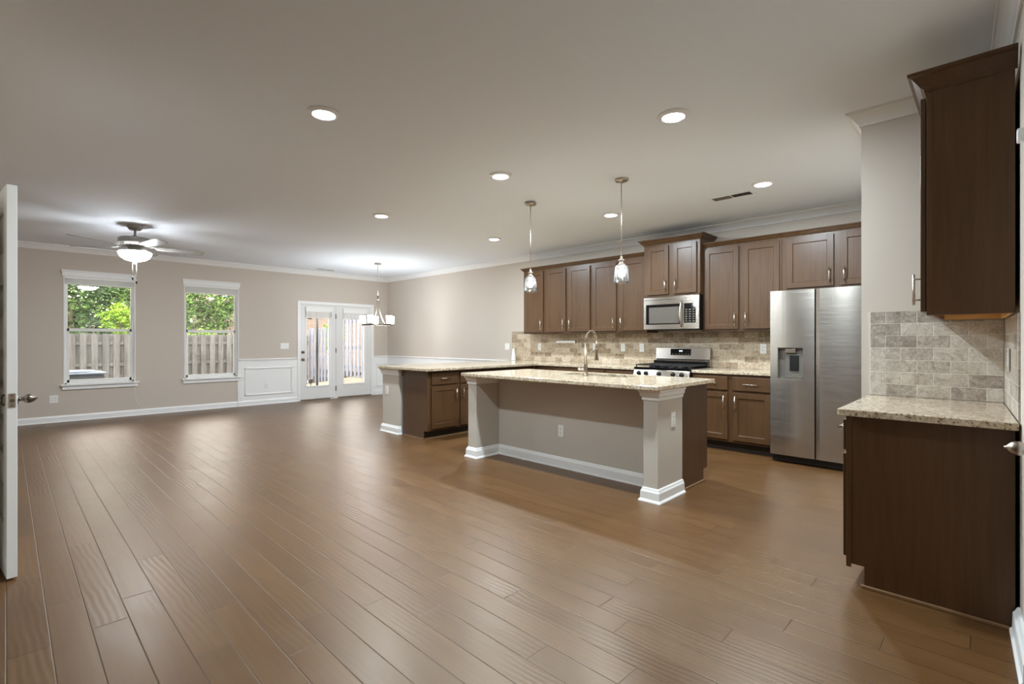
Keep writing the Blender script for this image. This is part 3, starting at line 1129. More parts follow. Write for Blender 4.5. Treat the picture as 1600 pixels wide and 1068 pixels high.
obj('crown', cab_crown([(NX1, UY), (NX0, UY), (NX0, -.078)][::-1], 2.446, .082, .068), CABW, o)

# ------------------------------------------------------------------ kitchen island
isl = thing('kitchen_island', 'taupe kitchen island with end posts under a granite top', 'island', (4.0, 2.95, 0))
ZC = .878
obj('back_panel', MB().box(3.86, 3.90, 1.99, 3.97, 0, ZC), ISLP, isl)
m = MB().box(3.845, 3.86, 1.985, 3.975, ZC - .035, ZC)
obj('top_trim', m, ISLP, isl)


def post(parent, x0, x1, y0, y1, faces):
    obj('post', MB().box(x0, x1, y0, y1, 0, ZC), ISLP, parent, bevel=.002)
    loop = [(x0, y0), (x0, y1), (x1, y1), (x1, y0)]
    cap = [(0, ZC - .082), (.010, ZC - .082), (.012, ZC - .060), (.024, ZC - .050), (.030, ZC - .022), (.040, ZC - .014), (.042, ZC), (0, ZC)]
    cap = [(d * .8, z) for d, z in cap]
    bs = [(0, 0), (.032, 0), (.031, .008), (.020, .022), (.018, .078), (.012, .090), (.008, .104), (0, .108)]
    obj('post_cap', MB().molding(faces, cap), TRIM, parent)
    obj('post_base', MB().molding(faces, bs), TRIM, parent)


# path so that "left" points away from the post
post(isl, 3.53, 3.95, 1.860, 1.985, [(3.95, 1.86), (3.53, 1.86), (3.53, 1.985), (3.86, 1.985)])
post(isl, 3.53, 3.95, 3.975, 4.110, [(3.86, 3.975), (3.53, 3.975), (3.53, 4.11), (3.95, 4.11)])
IBS = [(0, 0), (.020, 0), (.019, .008), (.016, .018), (.015, .078), (.010, .090), (.006, .104), (0, .108)]
obj('baseboard', MB().molding([(3.86, 3.955), (3.86, 2.005)][::-1], IBS), TRIM, isl)
m = MB().prism([(3.95, 1.875), (4.475, 1.875), (4.475, 2.42), (3.95, 2.42)], .108, ZC)
m.prism([(3.90, 3.36), (4.475, 3.36), (4.475, 4.095), (3.90, 4.095)], .108, ZC)
m.box(4.455, 4.475, 2.42, 3.36, .108, ZC).box(3.90, 4.475, 2.42, 3.36, .108, .62).box(3.90, 3.95, 1.99, 2.42, .108, ZC)
obj('cabinet_body', m, CABW, isl, bevel=.0015)
m = MB()
_p = [(3.952, 0), (4.395, 0), (4.395, .108), (4.475, .108), (4.475, ZC - .001), (3.952, ZC - .001)]
m.add([(x, 1.871, z) for x, z in _p] + [(x, 1.8745, z) for x, z in _p], [list(range(6)), list(range(6, 12))[::-1]] + [[i, (i + 1) % 6, 6 + (i + 1) % 6, 6 + i] for i in range(6)])
obj('side_panel', m, CABW, isl)
obj('cabinet_base', MB().box(3.95, 4.395, 1.878, 4.09, 0, .108), CABW, isl)
obj('shoe_molding', MB().box(3.985, 4.41, 1.857, 1.871, 0, .017), SHOE, isl, bevel=.004)
FI = Fr((4.475, 0, 0), (0, 1, 0), (1, 0, 0))
for a, b, hu in ((1.90, 2.40, 2.36), (2.45, 2.88, 2.85), (2.90, 3.33, 2.93), (3.38, 3.72, 3.69), (3.74, 4.07, 3.77)):
    d = obj('door', shaker(FI, a, b, .136, .852, .001), CABW, isl, bevel=.0012)
    obj('handle', pull(FI, hu, .72, .021, .15), SATIN, d)

# counters


def grid_slab(xs_, ys_, holes, z0, z1):
    mb = MB()
    nx, ny = len(xs_), len(ys_)
    vid = {}

    def V(i, j, k_):
        if (i, j, k_) not in vid:
            vid[(i, j, k_)] = len(mb.v)
            mb.v.append((xs_[i], ys_[j], (z0, z1)[k_]))
        return vid[(i, j, k_)]
    ok = lambda i, j: 0 <= i < nx - 1 and 0 <= j < ny - 1 and (i, j) not in holes
    for i in range(nx - 1):
        for j in range(ny - 1):
            if not ok(i, j):
                continue
            for k_ in (0, 1):
                mb.f.append([V(i, j, k_), V(i + 1, j, k_), V(i + 1, j + 1, k_), V(i, j + 1, k_)])
                mb.sm.append(False)
            for (a, b, di, dj) in (((i, j), (i + 1, j), 0, -1), ((i + 1, j), (i + 1, j + 1), 1, 0), ((i + 1, j + 1), (i, j + 1), 0, 1), ((i, j + 1), (i, j), -1, 0)):
                if not ok(i + di, j + dj):
                    mb.f.append([V(*a, 0), V(*b, 0), V(*b, 1), V(*a, 1)])
                    mb.sm.append(False)
    return mb


CZ0, CZ1 = .880, .915
SX0, SX1, SY0, SY1 = 4.075, 4.430, 2.50, 3.30
o = obj('island_countertop', grid_slab([3.445, SX0, SX1, 4.520], [1.818, SY0, SY1, 4.135], {(1, 1)}, CZ0, CZ1), GRAN, bevel=.005, origin=(3.98, 2.97, CZ0))
tag(o, 'speckled beige granite island top with the sink cut into it', 'countertop')
o = obj('peninsula_countertop', grid_slab([3.635, 5.735, 6.368], [3.358, 5.030, 6.178], {(0, 0)}, CZ0, CZ1), GRAN, bevel=.005, origin=(5, 5.6, CZ0))
tag(o, 'long L-shaped granite top on the peninsula and back kitchen counter', 'countertop')
o = obj('kitchen_countertop', MB().box(5.735, 6.368, 1.690, 2.588, CZ0, CZ1), GRAN, bevel=.005, origin=(6.05, 2.14, CZ0))
tag(o, 'short granite top between the range and the refrigerator', 'countertop')
m = MB().prism([(2.985, .574), (2.985, -.080), (3.892, -.046), (3.892, .574)], CZ0, CZ1)
o = obj('side_countertop', m, GRAN, bevel=.005, origin=(3.4, .25, CZ0))
tag(o, 'granite top on the dark floor cabinet at the right photo edge', 'countertop')

# peninsula end post
pp = thing('peninsula_post', 'taupe half wall post with white cap at the end of the peninsula', 'post', (3.78, 5.97, 0))
post(pp, 3.70, 3.86, 5.742, 6.150, [(3.735, 5.742), (3.70, 5.742), (3.70, 6.150), (3.86, 6.150)])
obj('back_panel', MB().box(3.86, 5.75, 5.742, 5.79, 0, ZC), ISLP, pp)

# sink
sk = thing('kitchen_sink', 'stainless steel sink set into the island top', 'sink', (4.25, 2.9, .66))
m = MB()
for a in ((SX0 - .012, SX0 - .004, SY0 - .012, SY1 + .012, .67, CZ0 - .001), (SX1 + .004, SX1 + .012, SY0 - .012, SY1 + .012, .67, CZ0 - .001), (SX0 - .004, SX1 + .004, SY0 - .012, SY0 - .004, .67, CZ0 - .001),
          (SX0 - .004, SX1 + .004, SY1 + .004, SY1 + .012, .67, CZ0 - .001), (SX0 - .012, SX1 + .012, SY0 - .012, SY1 + .012, .66, .67)):
    m.box(*a)
obj('bowl', m, STEEL, sk)
obj('drain', MB().cyl((4.25, 2.9, .670), (4.25, 2.9, .676), .045, seg=20), NICKEL, sk)

# faucet
fx_, fy_ = 4.015, 2.895
fa = thing('kitchen_faucet', 'brushed nickel spring neck faucet standing on the island top', 'faucet', (fx_, fy_, CZ1))
obj('body', MB().lathe([(0, 0), (.026, 0), (.026, .005), (.021, .010), (.0205, .085), (.0175, .125), (.0145, .130), (.0145, .175), (.011, .180), (.011, .330), (0, .330)], (fx_, fy_, CZ1)), FAUC, fa)
pts = []
for i in range(25):
    a = PI - PI * i / 24 * 0.93
    pts.append((fx_ + .095 + .095 * math.cos(a), fy_, CZ1 + .330 + .115 * math.sin(a)))
obj('hose', MB().tube([(fx_, fy_, CZ1 + .30)] + pts, .006, 8), FAUC, fa)
coil = []
tot = [(fx_, fy_, CZ1 + .28)] + pts
PV = [Vector(p) for p in tot]
dist = [0]
for i in range(1, len(PV)):
    dist.append(dist[-1] + (PV[i] - PV[i - 1]).length)
turns = 26
for i in range(turns * 10 + 1):
    s_ = dist[-1] * i / (turns * 10)
    j = max(k_ for k_ in range(len(dist)) if dist[k_] <= s_ + 1e-9)
    j = min(j, len(PV) - 2)
    q = (s_ - dist[j]) / (dist[j + 1] - dist[j])
    p = PV[j].lerp(PV[j + 1], q)
    d = (PV[j + 1] - PV[j]).normalized()
    u = Vector((0, 1, 0))
    w = d.cross(u)
    a = 2 * PI * i / 10
    coil.append(p + (u * math.cos(a) + w * math.sin(a)) * .0095)
obj('spring', MB().tube(coil, .0024, 5), FAUC, fa)
ex, ez = pts[-1][0], pts[-1][2]
obj('spray_head', MB().lathe([(0, 0), (.008, 0), (.0085, -.05), (.0125, -.075), (.0135, -.13), (.017, -.165), (.022, -.200), (.022, -.206), (0, -.206)], (ex + .002, fy_, ez)), FAUC, fa)
obj('docking_arm', MB().tube([(fx_, fy_, CZ1 + .19), (fx_ + .10, fy_, CZ1 + .235), (ex - .008, fy_, CZ1 + .262)], .0045, 8).cyl((ex + .002, fy_, CZ1 + .250), (ex + .002, fy_, CZ1 + .272), .0165, seg=16), FAUC, fa)
obj('lever', MB().cyl((fx_, fy_ + .015, CZ1 + .062), (fx_, fy_ + .055, CZ1 + .062), .0135, seg=16).cyl((fx_, fy_ + .055, CZ1 + .062), (fx_, fy_ + .088, CZ1 + .064), .0115, .0125, seg=16), SATIN, fa)

# ------------------------------------------------------------------ backsplashes
o = obj('tile_backsplash', MB().box(XK - .010, XK - .001, 1.69, 5.64, CZ1 + .001, ZB - .002).box(XK - .010, XK - .001, 5.643, 6.213, CZ1 + .001, 1.427).box(XK - .010, XK - .001, 2.592, 3.351, ZB, 1.40), TILEK, origin=(XK, 4, CZ1))
tag(o, 'beige tumbled stone tile along the back kitchen wall under the wall cabinets', 'backsplash')
o = obj('tile_backsplash', MB().box(3.8935, 3.8995, -.044, .568, CZ1 + .001, 1.445), TILEB, origin=(3.9, .25, CZ1))
tag(o, 'greyish stone tile behind the near counter facing the camera', 'backsplash')
m = MB().prism([(3.045, yr(3.045) + .001), (3.89, yr(3.89) + .001), (3.89, yr(3.89) + .007), (3.045, yr(3.045) + .007)], CZ1 + .001, 1.3835)
o = obj('tile_backsplash', m, TILES, origin=(3.45, -.06, CZ1))
tag(o, 'narrow strip of stone tile seen edge-on on the right wall', 'backsplash')

# ------------------------------------------------------------------ refrigerator
fg = thing('refrigerator', 'stainless steel side by side refrigerator with ice and water dispenser', 'refrigerator', (5.98, 1.22, 0))
FX = 5.600
obj('cabinet', MB().box(5.675, 6.35, .765, 1.672, .045, 1.765), GREYP, fg)
obj('kick_grille', MB().box(5.655, 5.70, .775, 1.665, .012, .075), BLACK, fg)


def fridge_door(y0, y1, hole=None):
    m_ = MB()
    z0, z1 = .085, 1.780
    n = 14
    # gently crowned front, edges rolled back
    prof = []
    for i in range(n + 1):
        q = i / n
        y = y0 + (y1 - y0) * q
        e = min(q, 1 - q) * (y1 - y0)
        x = FX + .012 * (2 * q - 1) ** 2 * .35 + (.010 * (1 - e / .012) ** 2 if e < .012 else 0)
        prof.append((x, y))
    if hole is None:
        poly = prof + [(5.668, y1), (5.668, y0)]
        m_.prism(poly[::-1], z0, z1)
        return m_
    hy0, hy1, hz0, hz1 = hole
    for (a, b, c_, d) in ((y0, hy0, z0, z1), (hy1, y1, z0, z1), (hy0, hy1, z0, hz0), (hy0, hy1, hz1, z1)):
        cut = [(FX + .012 * (2 * ((y - y0) / (y1 - y0)) - 1) ** 2 * .35, y) for y in [a + (b - a) * i / 6 for i in range(7)]]
        m_.prism((cut + [(5.668, b), (5.668, a)])[::-1], c_, d)
    return m_


HOLE = (1.367, 1.603, .868, 1.192)
d = obj('freezer_door', fridge_door(1.268, 1.674, HOLE), STEEL, fg)
dsp = obj('dispenser', MB().box(5.655, 5.66, HOLE[0], HOLE[1], HOLE[2], HOLE[3]).box(FX + .004, 5.66, HOLE[0], HOLE[0] + .004, HOLE[2], HOLE[3]).box(FX + .004, 5.66, HOLE[1] - .004, HOLE[1], HOLE[2], HOLE[3])
          .box(FX + .004, 5.66, HOLE[0], HOLE[1], HOLE[3] - .004, HOLE[3]).box(FX + .004, 5.66, HOLE[0], HOLE[1], HOLE[2], HOLE[2] + .012), GREYP, d)
obj('dispenser_back', MB().box(5.640, 5.654, 1.372, 1.545, .885, 1.128), GREYP, d, bevel=.006)
obj('dispenser_paddle', MB().box(5.628, 5.6395, 1.415, 1.500, .955, 1.115), BLACK, d, bevel=.008)
obj('dispenser_spout', MB().box(5.615, 5.65, 1.440, 1.535, 1.135, 1.180), NICKEL, d, bevel=.006)
obj('dispenser_tray', MB().box(5.612, 5.652, 1.385, 1.590, .882, .888), SATIN, d)
obj('fridge_door', fridge_door(.768, 1.258), STEEL, fg)
obj('grip_channel', MB().box(5.635, 5.668, 1.2585, 1.2675, .09, 1.775), BLACK, fg)

# ------------------------------------------------------------------ microwave
RY0, RY1 = 2.592, 3.350
mw = thing('microwave', 'stainless over-the-range microwave with black window and keypad', 'microwave', (6.1, 2.97, 1.406))
MX = 5.965
obj('case', MB().box(MX + .03, 6.36, RY0, RY1, 1.412, 1.832), BLACK, mw)
FM = Fr((MX + .03, 0, 0), (0, 1, 0), (-1, 0, 0))
m = MB()
DY = 2.800
for a in ((DY, DY + .045, 1.412, 1.795), (RY1 - .035, RY1, 1.412, 1.795), (DY + .045, RY1 - .035, 1.412, 1.475), (DY + .045, RY1 - .035, 1.735, 1.795)):
    FM.box(m, *a, 0, .030)
d = obj('door', m, STEEL, mw, bevel=.002)
m = MB()
FM.box(m, DY + .045, RY1 - .035, 1.475, 1.735, 0, .024)
obj('door_glass', m, GLOSSB, d)
m = MB()
FM.box(m, DY + .06, RY1 - .075, 1.490, 1.700, .024, .0255)
obj('door_screen', m, MESHG, d)
pts = [FM.p(DY + .022, 1.44 + .33 * i / 12, .030 + .040 * math.sin(PI * i / 12) ** .6) for i in range(13)]
obj('handle', MB().tube(pts, [.008 + .006 * math.sin(PI * i / 12) for i in range(13)], 10), STEEL, d)
m = MB()
FM.box(m, RY0, DY - .002, 1.412, 1.795, 0, .030)
d = obj('control_panel', m, STEEL, mw, bevel=.002)
m = MB()
FM.box(m, RY0 + .045, DY - .012, 1.490, 1.735, .030, .032)
kp = obj('keypad', m, GLOSSB, d)
m = MB()
for i in range(6):
    for j in range(3):
        FM.box(m, RY0 + .058 + j * .047, RY0 + .085 + j * .047, 1.505 + i * .029, 1.516 + i * .029, .032, .0325)
obj('buttons', m, GREYP, kp)
m = MB()
FM.box(m, RY0, RY1, 1.797, 1.832, 0, .028)
obj('top_vent', m, STEEL, mw, bevel=.002)
obj('underside', MB().box(MX + .05, 6.34, RY0 + .01, RY1 - .01, 1.402, 1.4115), BLACK, mw)

# ------------------------------------------------------------------ range
rg = thing('gas_range', 'stainless steel gas range with black grates and five knobs', 'range', (6.04, 2.97, 0))
obj('body', MB().box(5.76, 6.355, RY0 + .004, RY1 - .004, .03, .895), BLACK, rg)
FRG = Fr((5.76, 0, 0), (0, 1, 0), (-1, 0, 0))
m = MB()
a_, b_ = RY0 + .004, RY1 - .004
m.hexa([(5.672, a_, .80), (5.76, a_, .80), (5.76, b_, .80), (5.672, b_, .80), (5.712, a_, .896), (5.76, a_, .896), (5.76, b_, .896), (5.712, b_, .896)])
cp = obj('control_panel', m, STEEL, rg, bevel=.004)
for y in (3.265, 3.165, 2.985, 2.800, 2.690):
    k = obj('knob', MB().lathe([(.030, 0), (.030, -.006), (.024, -.010), (.021, -.030), (.019, -.034), (0, -.034)], (5.6935, y, .848), axis='x', seg=20), BLACK, cp)
    obj('knob_grip', MB().box(5.654, 5.666, y - .005, y + .005, .830, .866), BLACK, k)
m = MB()
FRG.box(m, RY0 + .006, RY1 - .006, .22, .785, 0, .045)
d = obj('oven_door', m, STEEL, rg, bevel=.004)
m = MB()
FRG.box(m, RY0 + .10, RY1 - .10, .36, .64, .045, .047)
obj('oven_window', m, GLOSSB, d)
obj('handle', pull(FRG, 2.97, .735, .045, .62, False, .011, .045), STEEL, d)
m = MB()
FRG.box(m, RY0 + .006, RY1 - .006, .05, .205, 0, .04)
obj('drawer', m, STEEL, rg, bevel=.004)
obj('cooktop', MB().box(5.715, 6.30, RY0 + .002, RY1 - .002, .897, .925), GLOSSB, rg, bevel=.004)
for (bx_, by_) in ((5.86, 3.16), (5.86, 2.78), (6.14, 3.16), (6.14, 2.78), (6.0, 2.97)):
    obj('burner', MB().lathe([(.05, .926), (.05, .932), (.036, .934), (.036, .942), (0, .942)], (bx_, by_, 0), seg=20), IRON, rg)
for (ya, yb) in ((3.105, 3.335), (2.857, 3.085), (2.607, 2.837)):
    m = MB()
    for x in (5.745, 6.275):
        m.box(x - .006, x + .006, ya, yb, .945, .958)
    for y in (ya + .006, yb - .006):
        m.box(5.745, 6.275, y - .006, y + .006, .945, .958)
    ym = (ya + yb) / 2
    m.box(5.745, 6.275, ym - .005, ym + .005, .948, .962)
    for x in (5.80, 5.86, 5.93, 6.00, 6.08, 6.14, 6.21):
        m.box(x - .005, x + .005, ya, yb, .948, .962)
    for x in (5.745, 6.275):
        for y in (ya + .006, yb - .006):
            m.box(x - .006, x + .006, y - .006, y + .006, .925, .946)
    obj('grate', m, IRON, rg)
m = MB()
bgx = 6.295
prof = [(bgx, .925), (bgx + .055, .925), (bgx + .055, 1.172), (bgx + .012, 1.172), (bgx - .008, 1.020), (bgx, 1.005)]
m.add([(x, RY0 + .004, z) for x, z in prof] + [(x, RY1 - .004, z) for x, z in prof],
      [list(range(6))[::-1], list(range(6, 12))] + [[i, (i + 1) % 6, 6 + (i + 1) % 6, 6 + i] for i in range(6)])
bg = obj('backguard', m, STEEL, rg, bevel=.004)
sl = (.020) / .152


def bgp(y0, y1, z0, z1, n):
    xx = lambda z: bgx - .008 + (z - 1.020) * sl
    return MB().hexa([(xx(z0) - n, y0, z0), (xx(z0) + .004, y0, z0), (xx(z0) + .004, y1, z0), (xx(z0) - n, y1, z0),
                      (xx(z1) - n, y0, z1), (xx(z1) + .004, y0, z1), (xx(z1) + .004, y1, z1), (xx(z1) - n, y1, z1)])


dp = obj('display_panel', bgp(2.848, 3.132, 1.070, 1.155, .0015), GLOSSB, bg)
m = bgp(2.965, 2.985, 1.118, 1.136, .0025)
m2 = bgp(2.990, 3.010, 1.118, 1.136, .0025)
m.add(m2.v, m2.f)
obj('clock_digits', m, E_DISP, dp)
m = MB()
for i in range(6):
    q = bgp(2.868 + i * .045, 2.886 + i * .045, 1.083, 1.090, .002)
    m.add(q.v, q.f)
obj('buttons', m, GREYP, dp)
obj('backguard_foot', MB().box(6.225, 6.29, RY0 + .01, RY1 - .01, .926, 1.0), GLOSSB, rg)

# ------------------------------------------------------------------ outlets, switches


def plate(name, label, cat, fr, u, z, kind='outlet', w=.072, h=.118, group='wall plates'):
    c_ = fr.p(u, z, 0)
    o = thing(name, label, cat, (c_.x, c_.y, c_.z), group)
    m_ = MB()
    fr.box(m_, u - w / 2, u + w / 2, z - h / 2, z + h / 2, .0005, .006)
    obj('cover_plate', m_, PLASW, o, bevel=.0025)
    n = max(1, round(w / .06))
    for i in range(n):
        uc = u + (i - (n - 1) / 2) * .046
        if kind == 'switch':
            m_ = MB()
            fr.box(m_, uc - .016, uc + .016, z - .033, z + .033, .006, .009)
            obj('rocker', m_, PLASW, o, bevel=.001)
        else:
            for dz in (-.02, .02):
                m_ = MB()
                fr.box(m_, uc - .016, uc + .016, z + dz - .015, z + dz + .015, .006, .008)
                s_ = obj('socket', m_, PLASW, o, bevel=.001)
                m_ = MB()
                fr.box(m_, uc - .008, uc - .005, z + dz - .004, z + dz + .006, .008, .0083)
                fr.box(m_, uc + .005, uc + .008, z + dz - .004, z + dz + .006, .008, .0083)
                obj('slots', m_, SLOT, s_)
    return o


FWW = Fr((0, YW, 0), (1, 0, 0), (0, -1, 0))
plate('wall_outlet', 'white outlet low on the wall below and left of the left window', 'outlet', FWW, .512, .362, w=.10)
plate('wall_outlet', 'white outlet inside the white wainscot panel', 'outlet', FW, 3.63, .372)
plate('light_switch', 'triple white light switch left of the glass doors', 'light switch', FWW, 3.978, 1.157, 'switch', .165)
FKK = Fr((XK, 0, 0), (0, 1, 0), (-1, 0, 0))
plate('light_switch', 'double white switch on the painted wall just left of the kitchen tile', 'light switch', FKK, 6.333, 1.158, 'switch', .118)
FT = Fr((XK - .010, 0, 0), (0, 1, 0), (-1, 0, 0))
plate('wall_outlet', 'leftmost white outlet on the kitchen tile below the end wall cabinet', 'outlet', FT, 5.542, 1.160)
plate('wall_outlet', 'white outlet on the kitchen tile behind the faucet', 'outlet', FT, 4.413, 1.165)
plate('wall_outlet', 'white outlet on the kitchen tile midway between faucet and range', 'outlet', FT, 3.912, 1.165)
plate('wall_outlet', 'white outlet on the kitchen tile just left of the range', 'outlet', FT, 3.604, 1.163)
plate('wall_outlet', 'white outlet on the kitchen tile just left of the refrigerator', 'outlet', FT, 1.978, 1.167)
plate('wall_outlet', 'white outlet low on the recessed island back panel', 'outlet', Fr((3.86, 0, 0), (0, 1, 0), (-1, 0, 0)), 3.078, .365)
plate('wall_outlet', 'white outlet on the side of the right island post', 'outlet', Fr((0, 1.86, 0), (1, 0, 0), (0, -1, 0)), 3.780, .625)
plate('wall_outlet', 'white plate on the taupe end post of the peninsula', 'outlet', Fr((3.70, 0, 0), (0, 1, 0), (-1, 0, 0)), 6.035, .575)
plate('light_switch', 'white switch seen edge-on on the tile strip of the right wall', 'light switch', Fr((0, yr(3.49) + .010, 0), (1, 0, 0), (0, 1, 0)), 3.49, 1.168, 'switch')

o = thing('utensil_bar', 'slim white bar mounted on the kitchen tile under the cabinets', 'bar', (XK - .012, 4.97, 1.245))
obj('rail', MB().box(XK - .034, XK - .0105, 4.775, 5.165, 1.226, 1.266), PLASW, o, bevel=.004)
obj('end_cap', MB().box(XK - .036, XK - .0105, 4.768, 4.774, 1.224, 1.268), GREYP, o)
o = thing('bottle', 'white tapered bottle standing on the peninsula counter by the tile edge', 'bottle', (6.315, 6.118, CZ1))
obj('bottle_body', MB().lathe([(0, .001), (.040, .001), (.041, .010), (.040, .034), (.038, .040)], (6.315, 6.118, CZ1)), PLASW, o)
obj('band', MB().lathe([(.0385, .040), (.0385, .046)], (6.315, 6.118, CZ1)), GREYP, o)
obj('bottle_neck', MB().lathe([(.039, .046), (.037, .060), (.028, .120), (.021, .170), (.020, .198), (.016, .205), (0, .205)], (6.315, 6.118, CZ1)), PLASW, o)
o = thing('door_catch', 'small white plastic catch on the floor between the two glass doors', 'door catch', (5.02, YW - .04, 0))
obj('catch_body', MB().box(4.93, 5.00, YW - .055, YW - .022, .001, .020).box(5.00, 5.09, YW - .06, YW - .020, .001, .034), PLASW, o, bevel=.004)
obj('catch_pin', MB().cyl((4.97, YW - .062, .014), (4.97, YW - .05, .014), .006, seg=10), DARKN, o)

# ------------------------------------------------------------------ ceiling things
DL = [(1.441, 3.112, 'white recessed ceiling light farthest left and largest in view'),
      (3.060, 1.503, 'white recessed ceiling light nearest above the front of the island'),
      (3.087, 3.153, 'white recessed ceiling light left of the nearer pendant'),
      (3.090, 5.163, 'white recessed ceiling light right of the fan above the open floor'),
      (4.941, 3.201, 'white recessed ceiling light between the pendants and the wall cabinets'),
      (4.936, 5.174, 'small white recessed ceiling light left of the farther pendant'),
      (4.965, 1.547, 'white recessed ceiling light beside the ceiling vent'),
      ]
dl0 = None
for i, (x, y, lab) in enumerate(DL):
    if dl0 is None:
        dl0 = thing('recessed_light', lab, 'ceiling light', (x, y, H - .012), 'recessed ceiling lights')
        obj('trim_ring', MB().lathe([(.0705, -.012), (.073, -.018), (.077, -.018), (.094, -.007), (.101, -.0005), (.066, -.0005), (.066, -.012)], (x, y, H), seg=40), TRIM, dl0)
        ll = bpy.data.lights.new('downlight_lamp', 'AREA')
        ll.shape = 'DISK'
        ll.size = .126
        ll.energy = P_DOWN
        ll.color = (0.79, 0.915, 1.0)
        lo_ = bpy.data.objects.new('downlight_lamp', ll)
        COL.objects.link(lo_)
        lo_.parent = dl0
        lo_.location = (0, 0, -.0085)
        obj('diffuser', MB().lathe([(.0700, -.0125), (.067, -.0160), (.040, -.0185), (0, -.019)], (x, y, H), seg=36), E_DOWN, dl0)
    else:
        copy_tree(dl0, (x - DL[0][0], y - DL[0][1], 0), lab)


def vent(label, x0, x1, y0, y1, along):
    o = thing('ceiling_vent', label, 'vent', ((x0 + x1) / 2, (y0 + y1) / 2, H - .01))
    w = .022
    m_ = MB()
    for a in ((x0, x1, y0, y0 + w), (x0, x1, y1 - w, y1), (x0, x0 + w, y0 + w, y1 - w), (x1 - w, x1, y0 + w, y1 - w)):
        m_.box(*a, H - .009, H - .0005)
    if along == 'y':
        m_.box(x0 + w, x1 - w, (y0 + y1) / 2 - .006, (y0 + y1) / 2 + .006, H - .009, H - .0005)
    else:
        m_.box((x0 + x1) / 2 - .006, (x0 + x1) / 2 + .006, y0 + w, y1 - w, H - .009, H - .0005)
    obj('frame', m_, TRIM, o, bevel=.002)
    m_ = MB()
    n = 9
    for i in range(n):
        q = (i + .5) / n
        if along == 'y':
            x = x0 + w + (x1 - x0 - 2 * w) * q
            for (a, b, sg) in ((y0 + w, (y0 + y1) / 2 - .006, 1), ((y0 + y1) / 2 + .006, y1 - w, -1)):
                m_.hexa([(x - .006 * sg - .001, a, H - .008), (x - .006 * sg + .001, a, H - .008), (x - .006 * sg + .001, b, H - .008), (x - .006 * sg - .001, b, H - .008),
                         (x + .005 * sg - .001, a, H - .001), (x + .005 * sg + .001, a, H - .001), (x + .005 * sg + .001, b, H - .001), (x + .005 * sg - .001, b, H - .001)])
        else:
            y = y0 + w + (y1 - y0 - 2 * w) * q
            for (a, b, sg) in ((x0 + w, (x0 + x1) / 2 - .006, 1), ((x0 + x1) / 2 + .006, x1 - w, -1)):
                m_.hexa([(a, y - .006 * sg - .001, H - .008), (b, y - .006 * sg - .001, H - .008), (b, y - .006 * sg + .001, H - .008), (a, y - .006 * sg + .001, H - .008),
                         (a, y + .005 * sg - .001, H - .001), (b, y + .005 * sg - .001, H - .001), (b, y + .005 * sg + .001, H - .001), (a, y + .005 * sg + .001, H - .001)])
    obj('louvers', m_, GREYP, o)


vent('white ceiling vent near the wall cabinets by a recessed light', 5.10, 5.255, 1.70, 2.12, 'y')
vent('small white ceiling vent near the crown above the glass doors', 4.43, 4.83, 9.84, 9.98, 'x')

# pendants
PX_, PY_ = 3.941, 2.44
pd = thing('pendant_light', 'nearer glass pendant hanging over the right half of the island', 'pendant light', (PX_, PY_, 1.79), 'glass pendants over the island')
obj('canopy', MB().lathe([(.062, -.0005), (.062, -.010), (.056, -.018), (.020, -.022), (.008, -.034), (0, -.034)], (PX_, PY_, H)), NICKEL, pd)
obj('cord', MB().cyl((PX_, PY_, H - .03), (PX_, PY_, 2.03), .0045, seg=10), SATIN, pd)
obj('socket_cap', MB().lathe([(.010, 2.035), (.012, 2.012), (.026, 2.008), (.028, 1.998), (.018, 1.992), (.018, 1.972), (.030, 1.968), (.032, 1.957), (.012, 1.950), (0, 1.950)], (PX_, PY_, 0)), NICKEL, pd)
obj('glass_shade', MB().lathe([(.026, 1.958), (.040, 1.957), (.052, 1.948), (.058, 1.930), (.064, 1.880), (.072, 1.800), (.075, 1.796), (.0735, 1.794), (.070, 1.800), (.062, 1.880), (.056, 1.929), (.050, 1.945), (.040, 1.954), (.026, 1.955)], (PX_, PY_, 0), seg=36), SGLASS, pd)
obj('bulb', MB().lathe([(0, 1.845), (.014, 1.848), (.024, 1.858), (.029, 1.873), (.028, 1.890), (.020, 1.908), (.013, 1.922), (.012, 1.950), (0, 1.950)], (PX_, PY_, 0), seg=12), E_BULB, pd)
copy_tree(pd, (3.918 - PX_, 3.543 - PY_, -.012), 'farther glass pendant hanging over the left half of the island')

# ceiling fan
FNX, FNY = 1.156, 7.887
fn = thing('ceiling_fan', 'five blade ceiling fan with a lit white glass bowl in the living area', 'ceiling fan', (FNX, FNY, 2.4))
c0 = (FNX, FNY, 0)
obj('canopy', MB().lathe([(.085, H - .0005), (.085, H - .010), (.080, H - .030), (.062, H - .058), (.030, H - .064), (0, H - .064)], c0), FANM, fn)
obj('downrod', MB().cyl((FNX, FNY, H - .06), (FNX, FNY, 2.575), .0135, seg=14).lathe([(.014, 2.62), (.024, 2.612), (.026, 2.59), (.020, 2.58)], c0), FANM, fn)
obj('motor_housing', MB().lathe([(0, 2.588), (.090, 2.586), (.160, 2.578), (.176, 2.568), (.178, 2.515), (.170, 2.505), (.150, 2.480), (.090, 2.468), (.070, 2.445), (.070, 2.405), (0, 2.405)], c0, seg=40), FANM, fn)
obj('light_bowl', MB().lathe([(.060, 2.404), (.172, 2.398), (.178, 2.388), (.172, 2.366), (.150, 2.332), (.112, 2.302), (.060, 2.285), (0, 2.280)], c0, seg=24), E_FAN, fn)
obj('added_light_shield', MB().lathe([(.05, 2.420), (.160, 2.414), (.166, 2.408), (.164, 2.4005), (.05, 2.4045)], c0, seg=40), FANM, fn)  # metal pan added above the bowl to shade the ceiling around the fan
